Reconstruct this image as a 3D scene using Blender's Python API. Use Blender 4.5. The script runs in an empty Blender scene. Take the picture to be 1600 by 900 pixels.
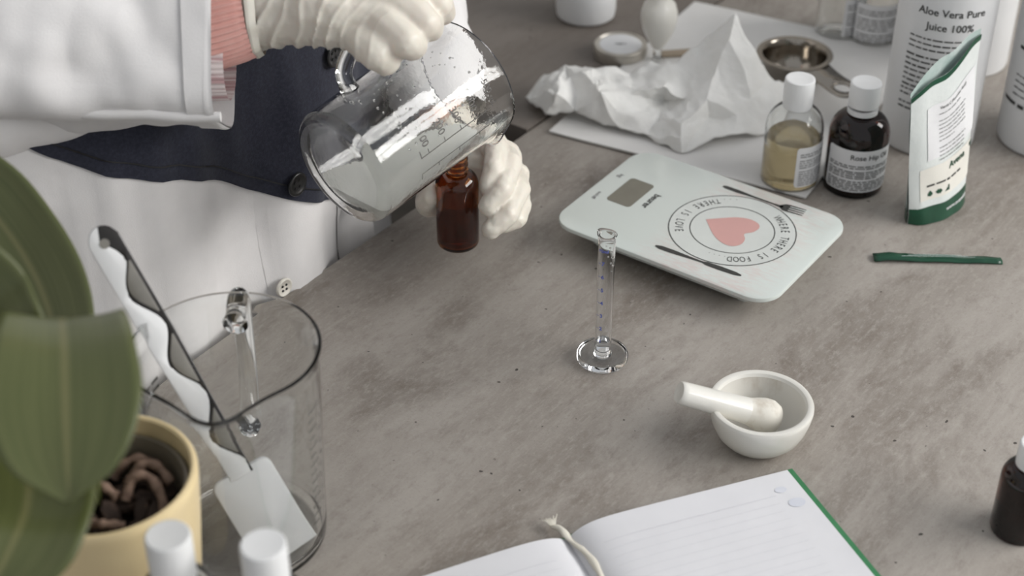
import bpy, bmesh, math, random
import numpy as np
from mathutils import Vector, Matrix, noise
from mathutils.geometry import delaunay_2d_cdt

random.seed(7)
S = bpy.context.scene
COL = S.collection
PI = math.pi

# ------------------------------------------------------------------ camera
F, PITCH, H = 2500.0, math.radians(35.5), 0.72
RT = Vector((1, 0, 0)); FW = Vector((0, math.cos(PITCH), -math.sin(PITCH))); UP = Vector((0, math.sin(PITCH), math.cos(PITCH)))
CAM = Vector((0, 0, H))
cd = bpy.data.cameras.new('camera'); cam = bpy.data.objects.new('camera', cd); COL.objects.link(cam)
cam.location = CAM; cam.rotation_euler = (PI / 2 - PITCH, 0, 0)
cd.sensor_width = 36; cd.lens = 36 * F / 1600; cd.clip_start = 0.02
cd.dof.use_dof = True; cd.dof.focus_distance = 1.14; cd.dof.aperture_fstop = 5.4
S.camera = cam

# ------------------------------------------------------------------ light
w = bpy.data.worlds.new('daylight'); S.world = w; w.use_nodes = True
bg = w.node_tree.nodes['Background']; bg.inputs[0].default_value = (0.93, 0.96, 1.0, 1); bg.inputs[1].default_value = 0.60

# daylight through the one large window in the right-hand wall
WIN_C, WIN_W, WIN_H = Vector((3.16, 0.33, 1.84)), 3.5, 1.5
wl = bpy.data.lights.new('window_daylight', 'AREA'); wl.shape = 'RECTANGLE'; wl.size = WIN_W; wl.size_y = WIN_H; wl.energy = 205; wl.color = (1.0, 0.985, 0.965)
wlo = bpy.data.objects.new('window_daylight', wl); COL.objects.link(wlo); wlo.location = WIN_C; wlo.rotation_euler = Vector((-1, 0, 0)).to_track_quat('-Z', 'Y').to_euler()

S.view_settings.view_transform = 'Standard'; S.view_settings.look = 'None'
S.view_settings.exposure = -0.14; S.view_settings.gamma = 1.0; S.view_settings.use_curve_mapping = False

# ------------------------------------------------------------------ helpers
def ray(x, y): return FW * F + RT * (x - 800) + UP * (450 - y)
def P(x, y, z=0.0):
    d = ray(x, y); return CAM + d * ((z - H) / d.z)
def at(x, y, dep): return CAM + ray(x, y) / F * dep

def tag(o, label=None, cat=None, group=None, kind=None):
    if label: o['label'] = label
    if cat: o['category'] = cat
    if group: o['group'] = group
    if kind: o['kind'] = kind
    return o
def empty(name, loc=(0, 0, 0), rz=0.0, label=None, cat=None, group=None):
    o = bpy.data.objects.new(name, None); COL.objects.link(o); o.location = loc; o.rotation_euler = (0, 0, rz)
    o.empty_display_size = 0.02
    return tag(o, label, cat, group)
def obj(name, vf, m, parent=None, smooth=40, mw=None):
    """link verts / faces (or a mesh) as one mesh object; coordinates are local to the parent"""
    if isinstance(vf, bpy.types.Mesh): me = vf; me.name = name
    else:
        me = bpy.data.meshes.new(name); me.from_pydata([tuple(v) for v in vf[0]], [], [tuple(f) for f in vf[1]]); me.validate()
    bm = bmesh.new(); bm.from_mesh(me); bmesh.ops.recalc_face_normals(bm, faces=bm.faces); bm.to_mesh(me); bm.free()
    if smooth is not None:
        me.polygons.foreach_set('use_smooth', [True] * len(me.polygons)); me.set_sharp_from_angle(angle=math.radians(smooth))
    else: me.polygons.foreach_set('use_smooth', [False] * len(me.polygons))
    me.materials.clear()
    for q in (m if isinstance(m, (list, tuple)) else [m]): me.materials.append(q)
    o = bpy.data.objects.new(name, me); COL.objects.link(o)
    if parent: o.parent = parent
    if mw is not None: o.matrix_local = mw
    return o
def copy_tree(o, parent=None):
    c = o.copy(); COL.objects.link(c); c.parent = parent
    for ch in [x for x in o.children]: copy_tree(ch, c)
    return c
def join(*vfs):
    V, Fc = [], []
    for v, f in vfs:
        k = len(V); V += [Vector(q) for q in v]; Fc += [tuple(i + k for i in q) for q in f]
    return V, Fc
def xf(vf, M): return [M @ Vector(v) for v in vf[0]], vf[1]
def lathe(prof, n=48, start=0, sweep=2 * PI):
    """prof: (r, z) from bottom to top; r = 0 closes to a point"""
    V, Fc, rows = [], [], []
    full = abs(sweep - 2 * PI) < 1e-6; m = n if full else n + 1
    for r, z in prof:
        if r < 1e-7: rows.append([len(V)] * m); V.append((0, 0, z))
        else:
            rows.append(list(range(len(V), len(V) + m)))
            for k in range(m):
                t = start + sweep * k / n; V.append((r * math.cos(t), r * math.sin(t), z))
    for a, b in zip(rows, rows[1:]):
        for k in range(n):
            q = [a[k], a[(k + 1) % m], b[(k + 1) % m], b[k]]
            q = list(dict.fromkeys(q))
            if len(q) > 2: Fc.append(q)
    return V, Fc
def frame(t, hint=Vector((0, 0, 1))):
    t = t.normalized(); a = hint.cross(t)
    if a.length < 1e-4: a = Vector((1, 0, 0)).cross(t)
    a.normalize(); return a, t.cross(a)
def tube(path, rad, n=16, caps=True, hint=Vector((0, 0, 1)), sq=1.0):
    path = [Vector(p) for p in path]; V, Fc = [], []
    rad = rad if isinstance(rad, (list, tuple)) else [rad] * len(path)
    N = len(path)
    for i, p in enumerate(path):
        t = path[min(i + 1, N - 1)] - path[max(i - 1, 0)]; a, b = frame(t, hint)
        for k in range(n):
            q = 2 * PI * k / n; V.append(p + a * math.cos(q) * rad[i] + b * math.sin(q) * rad[i] * sq)
    for i in range(N - 1):
        for k in range(n): Fc.append((i * n + k, i * n + (k + 1) % n, (i + 1) * n + (k + 1) % n, (i + 1) * n + k))
    if caps: Fc.append(tuple(range(n))); Fc.append(tuple(range((N - 1) * n, N * n)))
    return V, Fc
def spline(pts, n):
    """Catmull-Rom through points (any dimension)"""
    P_ = [np.array(p, float) for p in pts]; P_ = [2 * P_[0] - P_[1]] + P_ + [2 * P_[-1] - P_[-2]]; out = []
    segs = len(P_) - 3
    for i in range(n):
        u = i / (n - 1) * segs; k = min(int(u), segs - 1); t = u - k; a, b, c, d = P_[k:k + 4]
        out.append(.5 * (2 * b + (c - a) * t + (2 * a - 5 * b + 4 * c - d) * t * t + (3 * b - a - 3 * c + d) * t ** 3))
    return out
def box(x0, x1, y0, y1, z0, z1):
    V = [(x, y, z) for z in (z0, z1) for x, y in ((x0, y0), (x1, y0), (x1, y1), (x0, y1))]
    return V, [(0, 1, 2, 3), (4, 5, 6, 7), (0, 1, 5, 4), (1, 2, 6, 5), (2, 3, 7, 6), (3, 0, 4, 7)]
def prism(poly, z0, z1, bev=0.0):
    """solid from a 2D outline, upper and lower edges eased by bev"""
    n = len(poly); c = Vector((sum(p[0] for p in poly) / n, sum(p[1] for p in poly) / n))
    def ins(e):
        out = []
        for i in range(n):
            a, b, d = Vector(poly[i - 1][:2]), Vector(poly[i][:2]), Vector(poly[(i + 1) % n][:2])
            t = (d - a).normalized(); nn = Vector((t.y, -t.x)); nn = nn if nn.dot(b - c) > 0 else -nn
            out.append(b - nn * e)
        return out
    lev = [(z0, bev), (z0 + bev, 0), (z1 - bev, 0), (z1 - bev * .3, bev * .3), (z1, bev)] if bev else [(z0, 0), (z1, 0)]
    V, Fc = [], []
    for z, e in lev: V += [(p[0], p[1], z) for p in ins(e)]
    for l in range(len(lev) - 1):
        for k in range(n): Fc.append((l * n + k, l * n + (k + 1) % n, (l + 1) * n + (k + 1) % n, (l + 1) * n + k))
    Fc.append(tuple(range(n))); Fc.append(tuple(range((len(lev) - 1) * n, len(lev) * n)))
    return V, Fc
def rrect(w_, h_, r, n=8):
    out = []
    for cx, cy, a0 in ((w_ / 2 - r, h_ / 2 - r, 0), (-w_ / 2 + r, h_ / 2 - r, 90), (-w_ / 2 + r, -h_ / 2 + r, 180), (w_ / 2 - r, -h_ / 2 + r, 270)):
        for k in range(n + 1):
            t = math.radians(a0 + 90 * k / n); out.append((cx + r * math.cos(t), cy + r * math.sin(t)))
    return out
def text2d(s, size, align='CENTER', bold=0.0, sx=1.0):
    c = bpy.data.curves.new('t', 'FONT'); c.body = s; c.size = size; c.align_x = align; c.offset = bold * size; c.resolution_u = 3
    o = bpy.data.objects.new('t', c); COL.objects.link(o); bpy.context.view_layer.update()
    me = bpy.data.meshes.new_from_object(o.evaluated_get(bpy.context.evaluated_depsgraph_get()))
    vf = ([Vector((v.co.x * sx, v.co.y, 0)) for v in me.vertices], [tuple(p.vertices) for p in me.polygons])
    bpy.data.objects.remove(o); bpy.data.meshes.remove(me); bpy.data.curves.remove(c)
    return vf
def quad2d(x0, x1, y0, y1, step=0.002):
    """a flat strip cut into short pieces so that it can follow a curved surface"""
    n = max(1, int((x1 - x0) / step)); V = []; Fc = []
    for i in range(n + 1):
        x = x0 + (x1 - x0) * i / n; V += [Vector((x, y0, 0)), Vector((x, y1, 0))]
    for i in range(n): Fc.append((2 * i, 2 * i + 2, 2 * i + 3, 2 * i + 1))
    return V, Fc
def fineprint(x0, x1, ytop, rows, pitch, hgt, seed=0, para=()):
    """rows of word-long dashes for print too small to read"""
    R = random.Random(seed); parts = []; y = ytop
    for r_ in range(rows):
        if r_ in para: y -= pitch * .8
        end = x1 - (R.random() * .45 * (x1 - x0) if (r_ + 1 in para or R.random() < .15) else R.random() * .06 * (x1 - x0)); x = x0
        while x < end:
            wd = hgt * R.uniform(1.5, 6); parts.append(quad2d(x, min(x + wd, end), y - hgt * R.uniform(.75, 1), y)); x += wd + hgt * .8
        y -= pitch
    return join(*parts)
def wrap(vf, R, phi, z0, eps=.0004):
    """lay flat print on an upright cylinder; phi = azimuth of the print's centre"""
    return [Vector(((R + eps) * math.cos(phi + v.x / R), (R + eps) * math.sin(phi + v.x / R), z0 + v.y)) for v in map(Vector, vf[0])], vf[1]
def move2(vf, x, y): return [Vector((v[0] + x, v[1] + y, 0)) for v in vf[0]], vf[1]
def patch(R, phi, half, z0, z1, th=.0003, n=24, cr=.002):
    """curved paper label with rounded corners"""
    V, Fc = [], []; m = 12
    for i in range(n + 1):
        for k in range(m + 1):
            x = -half + 2 * half * i / n; z = z0 + (z1 - z0) * k / m
            dx = max(0, abs(x) - (half - cr)); 
            if dx > 0:
                cut = cr - math.sqrt(max(0, cr * cr - dx * dx)); z = min(max(z, z0 + cut), z1 - cut)
            V.append((x, z))
    V = [((R + th) * math.cos(phi + x / R), (R + th) * math.sin(phi + x / R), z) for x, z in V]
    for i in range(n):
        for k in range(m): Fc.append((i * (m + 1) + k, (i + 1) * (m + 1) + k, (i + 1) * (m + 1) + k + 1, i * (m + 1) + k + 1))
    return V, Fc
def blob(chains, voxel, smooth=6):
    """one continuous surface grown around chains of (point, radius)"""
    bm = bmesh.new()
    for ch in chains:
        for (p, r), (q, s) in zip(ch, ch[1:]):
            p, q = Vector(p), Vector(q); n = max(2, int((q - p).length / (min(r, s) * .3)) + 1)
            for i in range(n + 1):
                t = i / n; rr = r + (s - r) * t
                bmesh.ops.create_icosphere(bm, subdivisions=2, radius=rr, matrix=Matrix.Translation(p.lerp(q, t)))
    me = bpy.data.meshes.new('b'); bm.to_mesh(me); bm.free()
    o = bpy.data.objects.new('b', me); COL.objects.link(o)
    m = o.modifiers.new('r', 'REMESH'); m.mode = 'VOXEL'; m.voxel_size = voxel
    k = o.modifiers.new('s', 'SMOOTH'); k.factor = .5; k.iterations = smooth
    bpy.context.view_layer.update()
    out = bpy.data.meshes.new_from_object(o.evaluated_get(bpy.context.evaluated_depsgraph_get()))
    bpy.data.objects.remove(o); bpy.data.meshes.remove(me)
    return out
def displace(me, fn):
    no = [v.normal.copy() for v in me.vertices]
    for v, q in zip(me.vertices, no): v.co += q * fn(v.co)
    return me
def nz(p, s, seed=0): return noise.noise(Vector(p) * s + Vector((seed * 7.1, seed * 3.3, seed)))

# ------------------------------------------------------------------ materials
def pm(name, col, rough=.5, var=None, bump=None, var2=None, **kw):
    """Principled with procedural colour variation: var=(scale, colour2, lo, hi), bump=(scale, strength, distance)"""
    m = bpy.data.materials.new(name); m.use_nodes = True; nt = m.node_tree; N = nt.nodes; b = N['Principled BSDF']
    def c4(c): return (*c, 1)
    b.inputs['Base Color'].default_value = c4(col); b.inputs['Roughness'].default_value = rough
    for k, v in kw.items():
        k = {'trans': 'Transmission Weight', 'ior': 'IOR', 'metal': 'Metallic', 'sss': 'Subsurface Weight', 'sheen': 'Sheen Weight', 'coat': 'Coat Weight', 'spec': 'Specular IOR Level'}[k]
        b.inputs[k].default_value = v
    tc = N.new('ShaderNodeTexCoord')
    def nt_noise(scale, detail=6, rough_=.6):
        t = N.new('ShaderNodeTexNoise'); t.inputs['Detail'].default_value = detail; t.inputs['Roughness'].default_value = rough_
        if isinstance(scale, (tuple, list)):
            mp = N.new('ShaderNodeMapping'); mp.inputs['Scale'].default_value = scale[:3]
            if len(scale) > 3: mp.inputs['Rotation'].default_value = (0, 0, scale[3])
            nt.links.new(tc.outputs['Object'], mp.inputs['Vector']); nt.links.new(mp.outputs['Vector'], t.inputs['Vector']); t.inputs['Scale'].default_value = 1
        else: nt.links.new(tc.outputs['Object'], t.inputs['Vector']); t.inputs['Scale'].default_value = scale
        return t
    last = None
    for vr in (var, var2):
        if not vr: continue
        sc, c2, lo, hi = vr; t = nt_noise(sc); mr = N.new('ShaderNodeMapRange'); mr.inputs['From Min'].default_value = lo; mr.inputs['From Max'].default_value = hi
        nt.links.new(t.outputs['Fac'], mr.inputs['Value'])
        mx = N.new('ShaderNodeMix'); mx.data_type = 'RGBA'; nt.links.new(mr.outputs['Result'], mx.inputs['Factor'])
        if last: nt.links.new(last, mx.inputs['A'])
        else: mx.inputs['A'].default_value = c4(col)
        mx.inputs['B'].default_value = c4(c2); last = mx.outputs['Result']
    if last: nt.links.new(last, b.inputs['Base Color'])
    if bump:
        t = nt_noise(bump[0], 4); bp = N.new('ShaderNodeBump'); bp.inputs['Strength'].default_value = bump[1]; bp.inputs['Distance'].default_value = bump[2]
        nt.links.new(t.outputs['Fac'], bp.inputs['Height']); nt.links.new(bp.outputs['Normal'], b.inputs['Normal'])
    return m

def table_material(name, base, light, dark, ang):
    m = pm(name, base, .5); nt = m.node_tree; N = nt.nodes; b = N['Principled BSDF']; b.inputs['Specular IOR Level'].default_value = .35
    tc = N.new('ShaderNodeTexCoord')
    def nse(scale, det, rg, lo, hi, warp=0):
        mp = N.new('ShaderNodeMapping'); mp.vector_type = 'TEXTURE' if False else 'POINT'
        rot = N.new('ShaderNodeVectorRotate'); rot.rotation_type = 'Z_AXIS'; rot.inputs['Angle'].default_value = -ang
        nt.links.new(tc.outputs['Object'], rot.inputs['Vector']); nt.links.new(rot.outputs['Vector'], mp.inputs['Vector']); mp.inputs['Scale'].default_value = scale
        t = N.new('ShaderNodeTexNoise'); t.inputs['Scale'].default_value = 1; t.inputs['Detail'].default_value = det; t.inputs['Roughness'].default_value = rg; t.inputs['Distortion'].default_value = warp
        nt.links.new(mp.outputs['Vector'], t.inputs['Vector'])
        r = N.new('ShaderNodeMapRange'); r.inputs['From Min'].default_value = lo; r.inputs['From Max'].default_value = hi; nt.links.new(t.outputs['Fac'], r.inputs['Value']); return r.outputs['Result']
    def mix(fac, a, bb, amt=1.0):
        mx = N.new('ShaderNodeMix'); mx.data_type = 'RGBA'
        if amt != 1.0:
            mm = N.new('ShaderNodeMath'); mm.operation = 'MULTIPLY'; mm.inputs[1].default_value = amt; nt.links.new(fac, mm.inputs[0]); fac = mm.outputs[0]
        nt.links.new(fac, mx.inputs['Factor'])
        for k, v in (('A', a), ('B', bb)):
            if isinstance(v, tuple): mx.inputs[k].default_value = (*v, 1)
            else: nt.links.new(v, mx.inputs[k])
        return mx.outputs['Result']
    c = mix(nse((4, 14, 5), 6, .65, .35, .68, .4), base, light)
    c = mix(nse((9, 120, 20), 6, .7, .48, .72), c, light, .55)
    c = mix(nse((7, 12, 9), 7, .7, .52, .75, .3), c, dark, 1.0)
    c = mix(nse((110, 240, 150), 5, .75, .50, .72), c, light, .85)
    c = mix(nse((60, 110, 90), 6, .75, .52, .74), c, dark, .42)
    c = mix(nse((420, 700, 400), 3, .7, .56, .74), c, light, .4)
    c = mix(nse((500, 620, 400), 3, .7, .58, .78), c, dark, .5)
    c = mix(nse((150, 150, 150), 1, .3, .775, .80), c, (.035, .03, .026), .9)
    nt.links.new(c, b.inputs['Base Color'])
    t = N.new('ShaderNodeTexNoise'); t.inputs['Scale'].default_value = 300; nt.links.new(tc.outputs['Object'], t.inputs['Vector'])
    bp = N.new('ShaderNodeBump'); bp.inputs['Strength'].default_value = .15; bp.inputs['Distance'].default_value = .001; nt.links.new(t.outputs['Fac'], bp.inputs['Height']); nt.links.new(bp.outputs['Normal'], b.inputs['Normal'])
    return m
def glass(name, col=(1, 1, 1), ior=1.46, rough=0.0, bump=None): return pm(name, col, rough, trans=1.0, ior=ior, bump=bump)

M = dict(
    table=table_material('grey_stone_laminate', (.265, .235, .206), (.405, .373, .338), (.150, .122, .100), 0),
    counter=table_material('brown_grey_laminate', (.150, .129, .111), (.19, .168, .149), (.11, .092, .078), 0),
    dark_edge=pm('dark_table_edge', (.03, .027, .024), .6, var=(60, (.05, .045, .04), .4, .7)),
    floor=pm('dark_floor', (.030, .026, .021), .6, var=((3, 40, 3), (.06, .05, .042), .35, .7)),
    wall=pm('painted_wall', (.62, .60, .57), .9, var=(4, (.56, .54, .51), .4, .7)),
    frame=pm('window_frame_paint', (.75, .74, .72), .5, var=(8, (.7, .69, .67), .4, .7)),
    coat=pm('white_twill', (.74, .725, .72), .9, var=(30, (.69, .675, .67), .35, .7), bump=((900, 900, 900), .25, .0006), sheen=.15),
    navy=pm('navy_twill', (.012, .0135, .026), .95, var=(400, (.024, .027, .045), .42, .7), bump=(900, .35, .0008), sheen=.12),
    glove=pm('latex_glove', (.72, .675, .595), .42, var=(60, (.68, .63, .55), .4, .75), bump=(260, .25, .0008), sss=.08),
    skin=pm('skin', (.62, .40, .30), .55, var=(50, (.55, .34, .25), .4, .7)),
    rib=pm('pink_rib_knit', (.62, .33, .29), .95, var=(120, (.66, .38, .34), .35, .7), sheen=.2),
    stripe=pm('striped_cotton', (.78, .70, .69), .95, var=((2, 260, 260), (.55, .36, .37), .5, .58)),
    hair=pm('dark_hair', (.04, .025, .016), .6, var=((200, 200, 5), (.07, .045, .03), .4, .7)),
    trousers=pm('grey_trousers', (.05, .05, .055), .9, var=(200, (.07, .07, .075), .4, .7)),
    black=pm('black_button', (.012, .012, .012), .3, var=(90, (.02, .02, .02), .4, .7)),
    ivory=pm('ivory_button', (.70, .67, .60), .35, var=(120, (.62, .59, .53), .4, .7)),
    glass=glass('clear_glass', (.985, .995, .99)),
    wetglass=glass('wet_clear_glass', (.985, .99, .985), bump=(70, .12, .002)),
    plasticglass=glass('clear_plastic', (.97, .975, .98), 1.44),
    amber=glass('amber_glass', (.50, .19, .045), 1.5),
    ambdark=glass('dark_amber_glass', (.11, .022, .006), 1.5),
    milky=None,
    oil=pm('yellow_oil', (.93, .77, .47), .05, trans=.75, ior=1.40, var=(20, (.91, .75, .45), .4, .7)),
    darkoil=pm('dark_oil', (.035, .010, .004), .1, var=(40, (.05, .015, .005), .4, .7)),
    water=glass('water', (.97, .98, .985), 1.33),
    ink=pm('black_print', (.03, .03, .028), .6, var=(300, (.05, .05, .045), .4, .7)),
    greyink=pm('grey_print', (.20, .20, .20), .7, var=(300, (.26, .26, .26), .4, .7)),
    glassink=pm('dark_glass_print', (.07, .065, .06), .6, var=(700, (.16, .15, .14), .5, .6)),
    blueink=pm('blue_print', (.10, .13, .48), .6, var=(600, (.18, .22, .58), .4, .7)),
    cap=pm('white_plastic_cap', (.76, .765, .765), .4, var=(40, (.72, .725, .725), .4, .7)),
    hdpe=pm('white_bottle_plastic', (.75, .755, .76), .38, var=(15, (.71, .715, .72), .4, .7)),
    paper=pm('label_paper', (.74, .745, .75), .7, var=(50, (.70, .70, .71), .4, .7)),
    sheet=pm('white_sheet_paper', (.66, .65, .635), .75, var=(20, (.62, .61, .59), .4, .7)),
    tissue=pm('crumpled_tissue', (.74, .735, .715), .85, var=(40, (.69, .685, .66), .4, .7), bump=(120, .5, .002)),
    page=pm('notebook_paper', (.72, .72, .745), .8, var=(30, (.69, .69, .715), .4, .7)),
    green=pm('green_cover', (.035, .19, .075), .5, var=(80, (.05, .23, .095), .4, .7)),
    ribbon=pm('cream_ribbon', (.72, .69, .61), .7, var=((400, 60, 60), (.62, .59, .51), .4, .65)),
    greenfilm=pm('green_foil', (.006, .052, .026), .32, var=(60, (.009, .072, .036), .35, .7)),
    pouch=pm('white_pouch_foil', (.70, .735, .715), .35, var=(25, (.66, .70, .685), .35, .7), bump=(35, .35, .004)),
    cream=pm('cream_print', (.76, .745, .68), .5, var=(60, (.73, .71, .65), .4, .7)),
    tealfilm=pm('pouch_inside', (.42, .52, .49), .25, var=(40, (.62, .68, .66), .4, .7)),
    ceramic=pm('white_porcelain', (.74, .725, .675), .28, var=(35, (.70, .68, .62), .45, .75), coat=.3),
    bisque=pm('stained_porcelain', (.70, .675, .61), .6, var=((60, 60, 60), (.40, .33, .25), .50, .78)),
    mortarin=pm('stained_mortar_glaze', (.72, .70, .65), .35, var=((30, 30, 14), (.45, .38, .30), .60, .85)),
    steel=pm('brushed_steel', (.34, .31, .27), .14, metal=1.0, var=((4, 4, 200), (.29, .26, .225), .4, .7)),
    tin=pm('tin_rim', (.55, .52, .47), .35, metal=.7, var=(60, (.48, .45, .40), .4, .7)),
    wood=pm('beige_wood', (.37, .305, .23), .7, var=((8, 200, 60), (.28, .225, .165), .4, .7)),
    pot=pm('yellow_ceramic_pot', (.74, .60, .35), .4, var=(30, (.70, .56, .32), .4, .7), coat=.2),
    liner=pm('grey_translucent_liner', (.25, .22, .17), .4, var=(30, (.20, .17, .13), .4, .7), trans=.3),
    bark=pm('dark_bark', (.035, .020, .013), .8, var=(150, (.10, .06, .04), .5, .75), bump=(200, .7, .002)),
    root=pm('pink_brown_root', (.30, .20, .145), .75, var=(120, (.14, .085, .06), .45, .7), bump=(200, .5, .002)),
    soil=pm('dark_substrate', (.018, .011, .008), .95, var=(200, (.05, .03, .02), .5, .7), bump=(150, 1, .004)),
    rubber=pm('white_silicone', (.78, .785, .79), .4, var=(30, (.75, .755, .76), .4, .7)),
    smoke=pm('smoky_handle_plastic', (.015, .013, .012), .25, var=(40, (.025, .022, .02), .4, .7)),
    smokewin=pm('grey_clear_plastic', (.19, .18, .16), .2, var=(30, (.25, .24, .215), .4, .7)),
    lcd=pm('grey_display', (.15, .14, .11), .2, var=(20, (.12, .11, .085), .4, .7), coat=.5),
    scalebody=pm('white_scale_body', (.62, .64, .62), .5, var=(30, (.58, .60, .58), .4, .7)),
)
def leaf_material():
    m = pm('orchid_leaf', (.075, .115, .03), .42, var=((1, 1, 1), (.1, .14, .045), .4, .7), coat=.15); nt = m.node_tree; N = nt.nodes; b = N['Principled BSDF']
    uv = N.new('ShaderNodeUVMap'); sp = N.new('ShaderNodeSeparateXYZ'); nt.links.new(uv.outputs[0], sp.inputs[0])
    # fine lengthwise veins and a pale midrib (u runs across the blade)
    mp = N.new('ShaderNodeMapping'); mp.inputs['Scale'].default_value = (34, 1.6, 1); nt.links.new(uv.outputs[0], mp.inputs[0])
    t = N.new('ShaderNodeTexNoise'); t.inputs['Scale'].default_value = 1; t.inputs['Detail'].default_value = 4; nt.links.new(mp.outputs[0], t.inputs['Vector'])
    cr = N.new('ShaderNodeValToRGB'); cr.color_ramp.elements[0].position = .3; cr.color_ramp.elements[0].color = (.064, .078, .020, 1); cr.color_ramp.elements[1].position = .7; cr.color_ramp.elements[1].color = (.098, .108, .036, 1)
    nt.links.new(t.outputs['Fac'], cr.inputs[0])
    a = N.new('ShaderNodeMath'); a.operation = 'SUBTRACT'; a.inputs[1].default_value = .5; nt.links.new(sp.outputs[0], a.inputs[0])
    c = N.new('ShaderNodeMath'); c.operation = 'ABSOLUTE'; nt.links.new(a.outputs[0], c.inputs[0])
    r = N.new('ShaderNodeMapRange'); r.inputs['From Min'].default_value = .0; r.inputs['From Max'].default_value = .045; r.inputs['To Min'].default_value = .75; r.inputs['To Max'].default_value = 0; nt.links.new(c.outputs[0], r.inputs['Value'])
    mx = N.new('ShaderNodeMix'); mx.data_type = 'RGBA'; nt.links.new(r.outputs[0], mx.inputs['Factor']); nt.links.new(cr.outputs[0], mx.inputs['A']); mx.inputs['B'].default_value = (.17, .16, .065, 1)
    nt.links.new(mx.outputs['Result'], b.inputs['Base Color']); return m
M['leaf'] = leaf_material()
def milky_material():
    m = pm('milky_liquid', (.84, .85, .80), .15, var=(30, (.80, .81, .76), .4, .7), trans=.25, ior=1.34); m.node_tree.nodes['Principled BSDF'].inputs['Roughness'].default_value = .35; return m
M['milky'] = milky_material()
def scale_glass():
    m = pm('pale_green_printed_glass', (.60, .645, .615), .12, coat=.3); nt = m.node_tree; N = nt.nodes; b = N['Principled BSDF']
    tc = N.new('ShaderNodeTexCoord'); sp = N.new('ShaderNodeSeparateXYZ'); nt.links.new(tc.outputs['Object'], sp.inputs[0])
    mp = N.new('ShaderNodeMapping'); mp.inputs['Scale'].default_value = (70, 330, 200); mp.inputs['Rotation'].default_value = (0, 0, .5); nt.links.new(tc.outputs['Object'], mp.inputs[0])
    t = N.new('ShaderNodeTexNoise'); t.inputs['Scale'].default_value = 1; t.inputs['Detail'].default_value = 5; t.inputs['Roughness'].default_value = .7; nt.links.new(mp.outputs[0], t.inputs['Vector'])
    def rng(src, lo, hi):
        r = N.new('ShaderNodeMapRange'); r.inputs['From Min'].default_value = lo; r.inputs['From Max'].default_value = hi; nt.links.new(src, r.inputs['Value']); return r.outputs[0]
    def mul(a, bb):
        q = N.new('ShaderNodeMath'); q.operation = 'MULTIPLY'; nt.links.new(a, q.inputs[0])
        if isinstance(bb, float): q.inputs[1].default_value = bb
        else: nt.links.new(bb, q.inputs[1])
        return q.outputs[0]
    fac = mul(mul(rng(sp.outputs[0], -.026, .006), rng(sp.outputs[0], .094, .070)), mul(rng(t.outputs['Fac'], .40, .66), .75))
    mx = N.new('ShaderNodeMix'); mx.data_type = 'RGBA'; nt.links.new(fac, mx.inputs['Factor']); mx.inputs['A'].default_value = (.60, .645, .615, 1); mx.inputs['B'].default_value = (.60, .49, .465, 1)
    nt.links.new(mx.outputs['Result'], b.inputs['Base Color']); return m
M['scaleglass'] = scale_glass()
M['heart'] = pm('pink_heart_print', (.58, .33, .305), .3, var=(60, (.60, .335, .31), .4, .7))
M['plate'] = pm('plate_print', (.60, .625, .60), .15, var=(60, (.58, .605, .58), .4, .7))

# ------------------------------------------------------------------ room and tables
ED, EN = Vector((.6, .8, 0)), Vector((.8, -.6, 0))          # along / across the person's table edge
E0 = P(270, 580)
FLOOR = -.88
tag(obj('floor', box(-2.6, 3.2, -1.6, 4.2, FLOOR - .05, FLOOR), M['floor'], smooth=None), kind='structure')
tag(obj('wall_back', box(-2.6, 3.2, 4.2, 4.3, FLOOR, 2.8), M['wall'], smooth=None), kind='structure')
tag(obj('wall_left', box(-2.7, -2.6, -1.6, 4.3, FLOOR, 2.8), M['wall'], smooth=None), kind='structure')
tag(obj('wall_right', box(3.2, 3.3, -1.6, 4.3, FLOOR, 2.8), M['wall'], smooth=None), kind='structure')
bars = []                                                      # frame and glazing bars of the window
for k in range(4):
    y = WIN_C.y - WIN_W / 2 + WIN_W * k / 3; bars.append(box(WIN_C.x - .07, WIN_C.x - .01, y - .03, y + .03, WIN_C.z - WIN_H / 2 - .03, WIN_C.z + WIN_H / 2 + .03))
for k in range(3):
    z = WIN_C.z - WIN_H / 2 + WIN_H * k / 2; bars.append(box(WIN_C.x - .07, WIN_C.x - .01, WIN_C.y - WIN_W / 2 - .03, WIN_C.y + WIN_W / 2 + .03, z - .03, z + .03))
wf = empty('window_1', WIN_C); wf['kind'] = 'structure'
for q in bars: obj('glazing_bar', xf(q, Matrix.Translation(-WIN_C)), M['frame'], wf, None)

def slab(name, corner, u0, u1, v0, v1, m, label, cat):
    """table with its top at z = 0; u along ED, v along EN from corner"""
    r = empty(name, corner, math.atan2(ED.y, ED.x)); r.location.z = FLOOR
    top = prism([(u0, -v0), (u1, -v0), (u1, -v1), (u0, -v1)], -.032 - FLOOR, -FLOOR, .0015)
    obj('tabletop', top, m, r)
    ins = .06
    ap = [box(u0 + ins, u1 - ins, -max(v0, v1) + ins, -max(v0, v1) + ins + .02, -.11 - FLOOR, -.033 - FLOOR), box(u0 + ins, u1 - ins, -min(v0, v1) - ins - .02, -min(v0, v1) - ins, -.11 - FLOOR, -.033 - FLOOR)]
    for q in ap: obj('apron', q, M['dark_edge'], r, None)
    for u in (u0 + ins, u1 - ins - .05):
        for v in (-max(v0, v1) + ins, -min(v0, v1) - ins - .05): obj('leg', box(u, u + .05, v, v + .05, 0, -.033 - FLOOR), M['dark_edge'], r, None)
    return tag(r, label, cat)
slab('work_table', E0, -.75, 1.35, 0, .80, M['table'], 'mottled grey stone-look work table carrying the scale, mortar and open notebook', 'table')
K4 = P(828, 204)
u4 = (K4 - E0).dot(ED)
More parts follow.
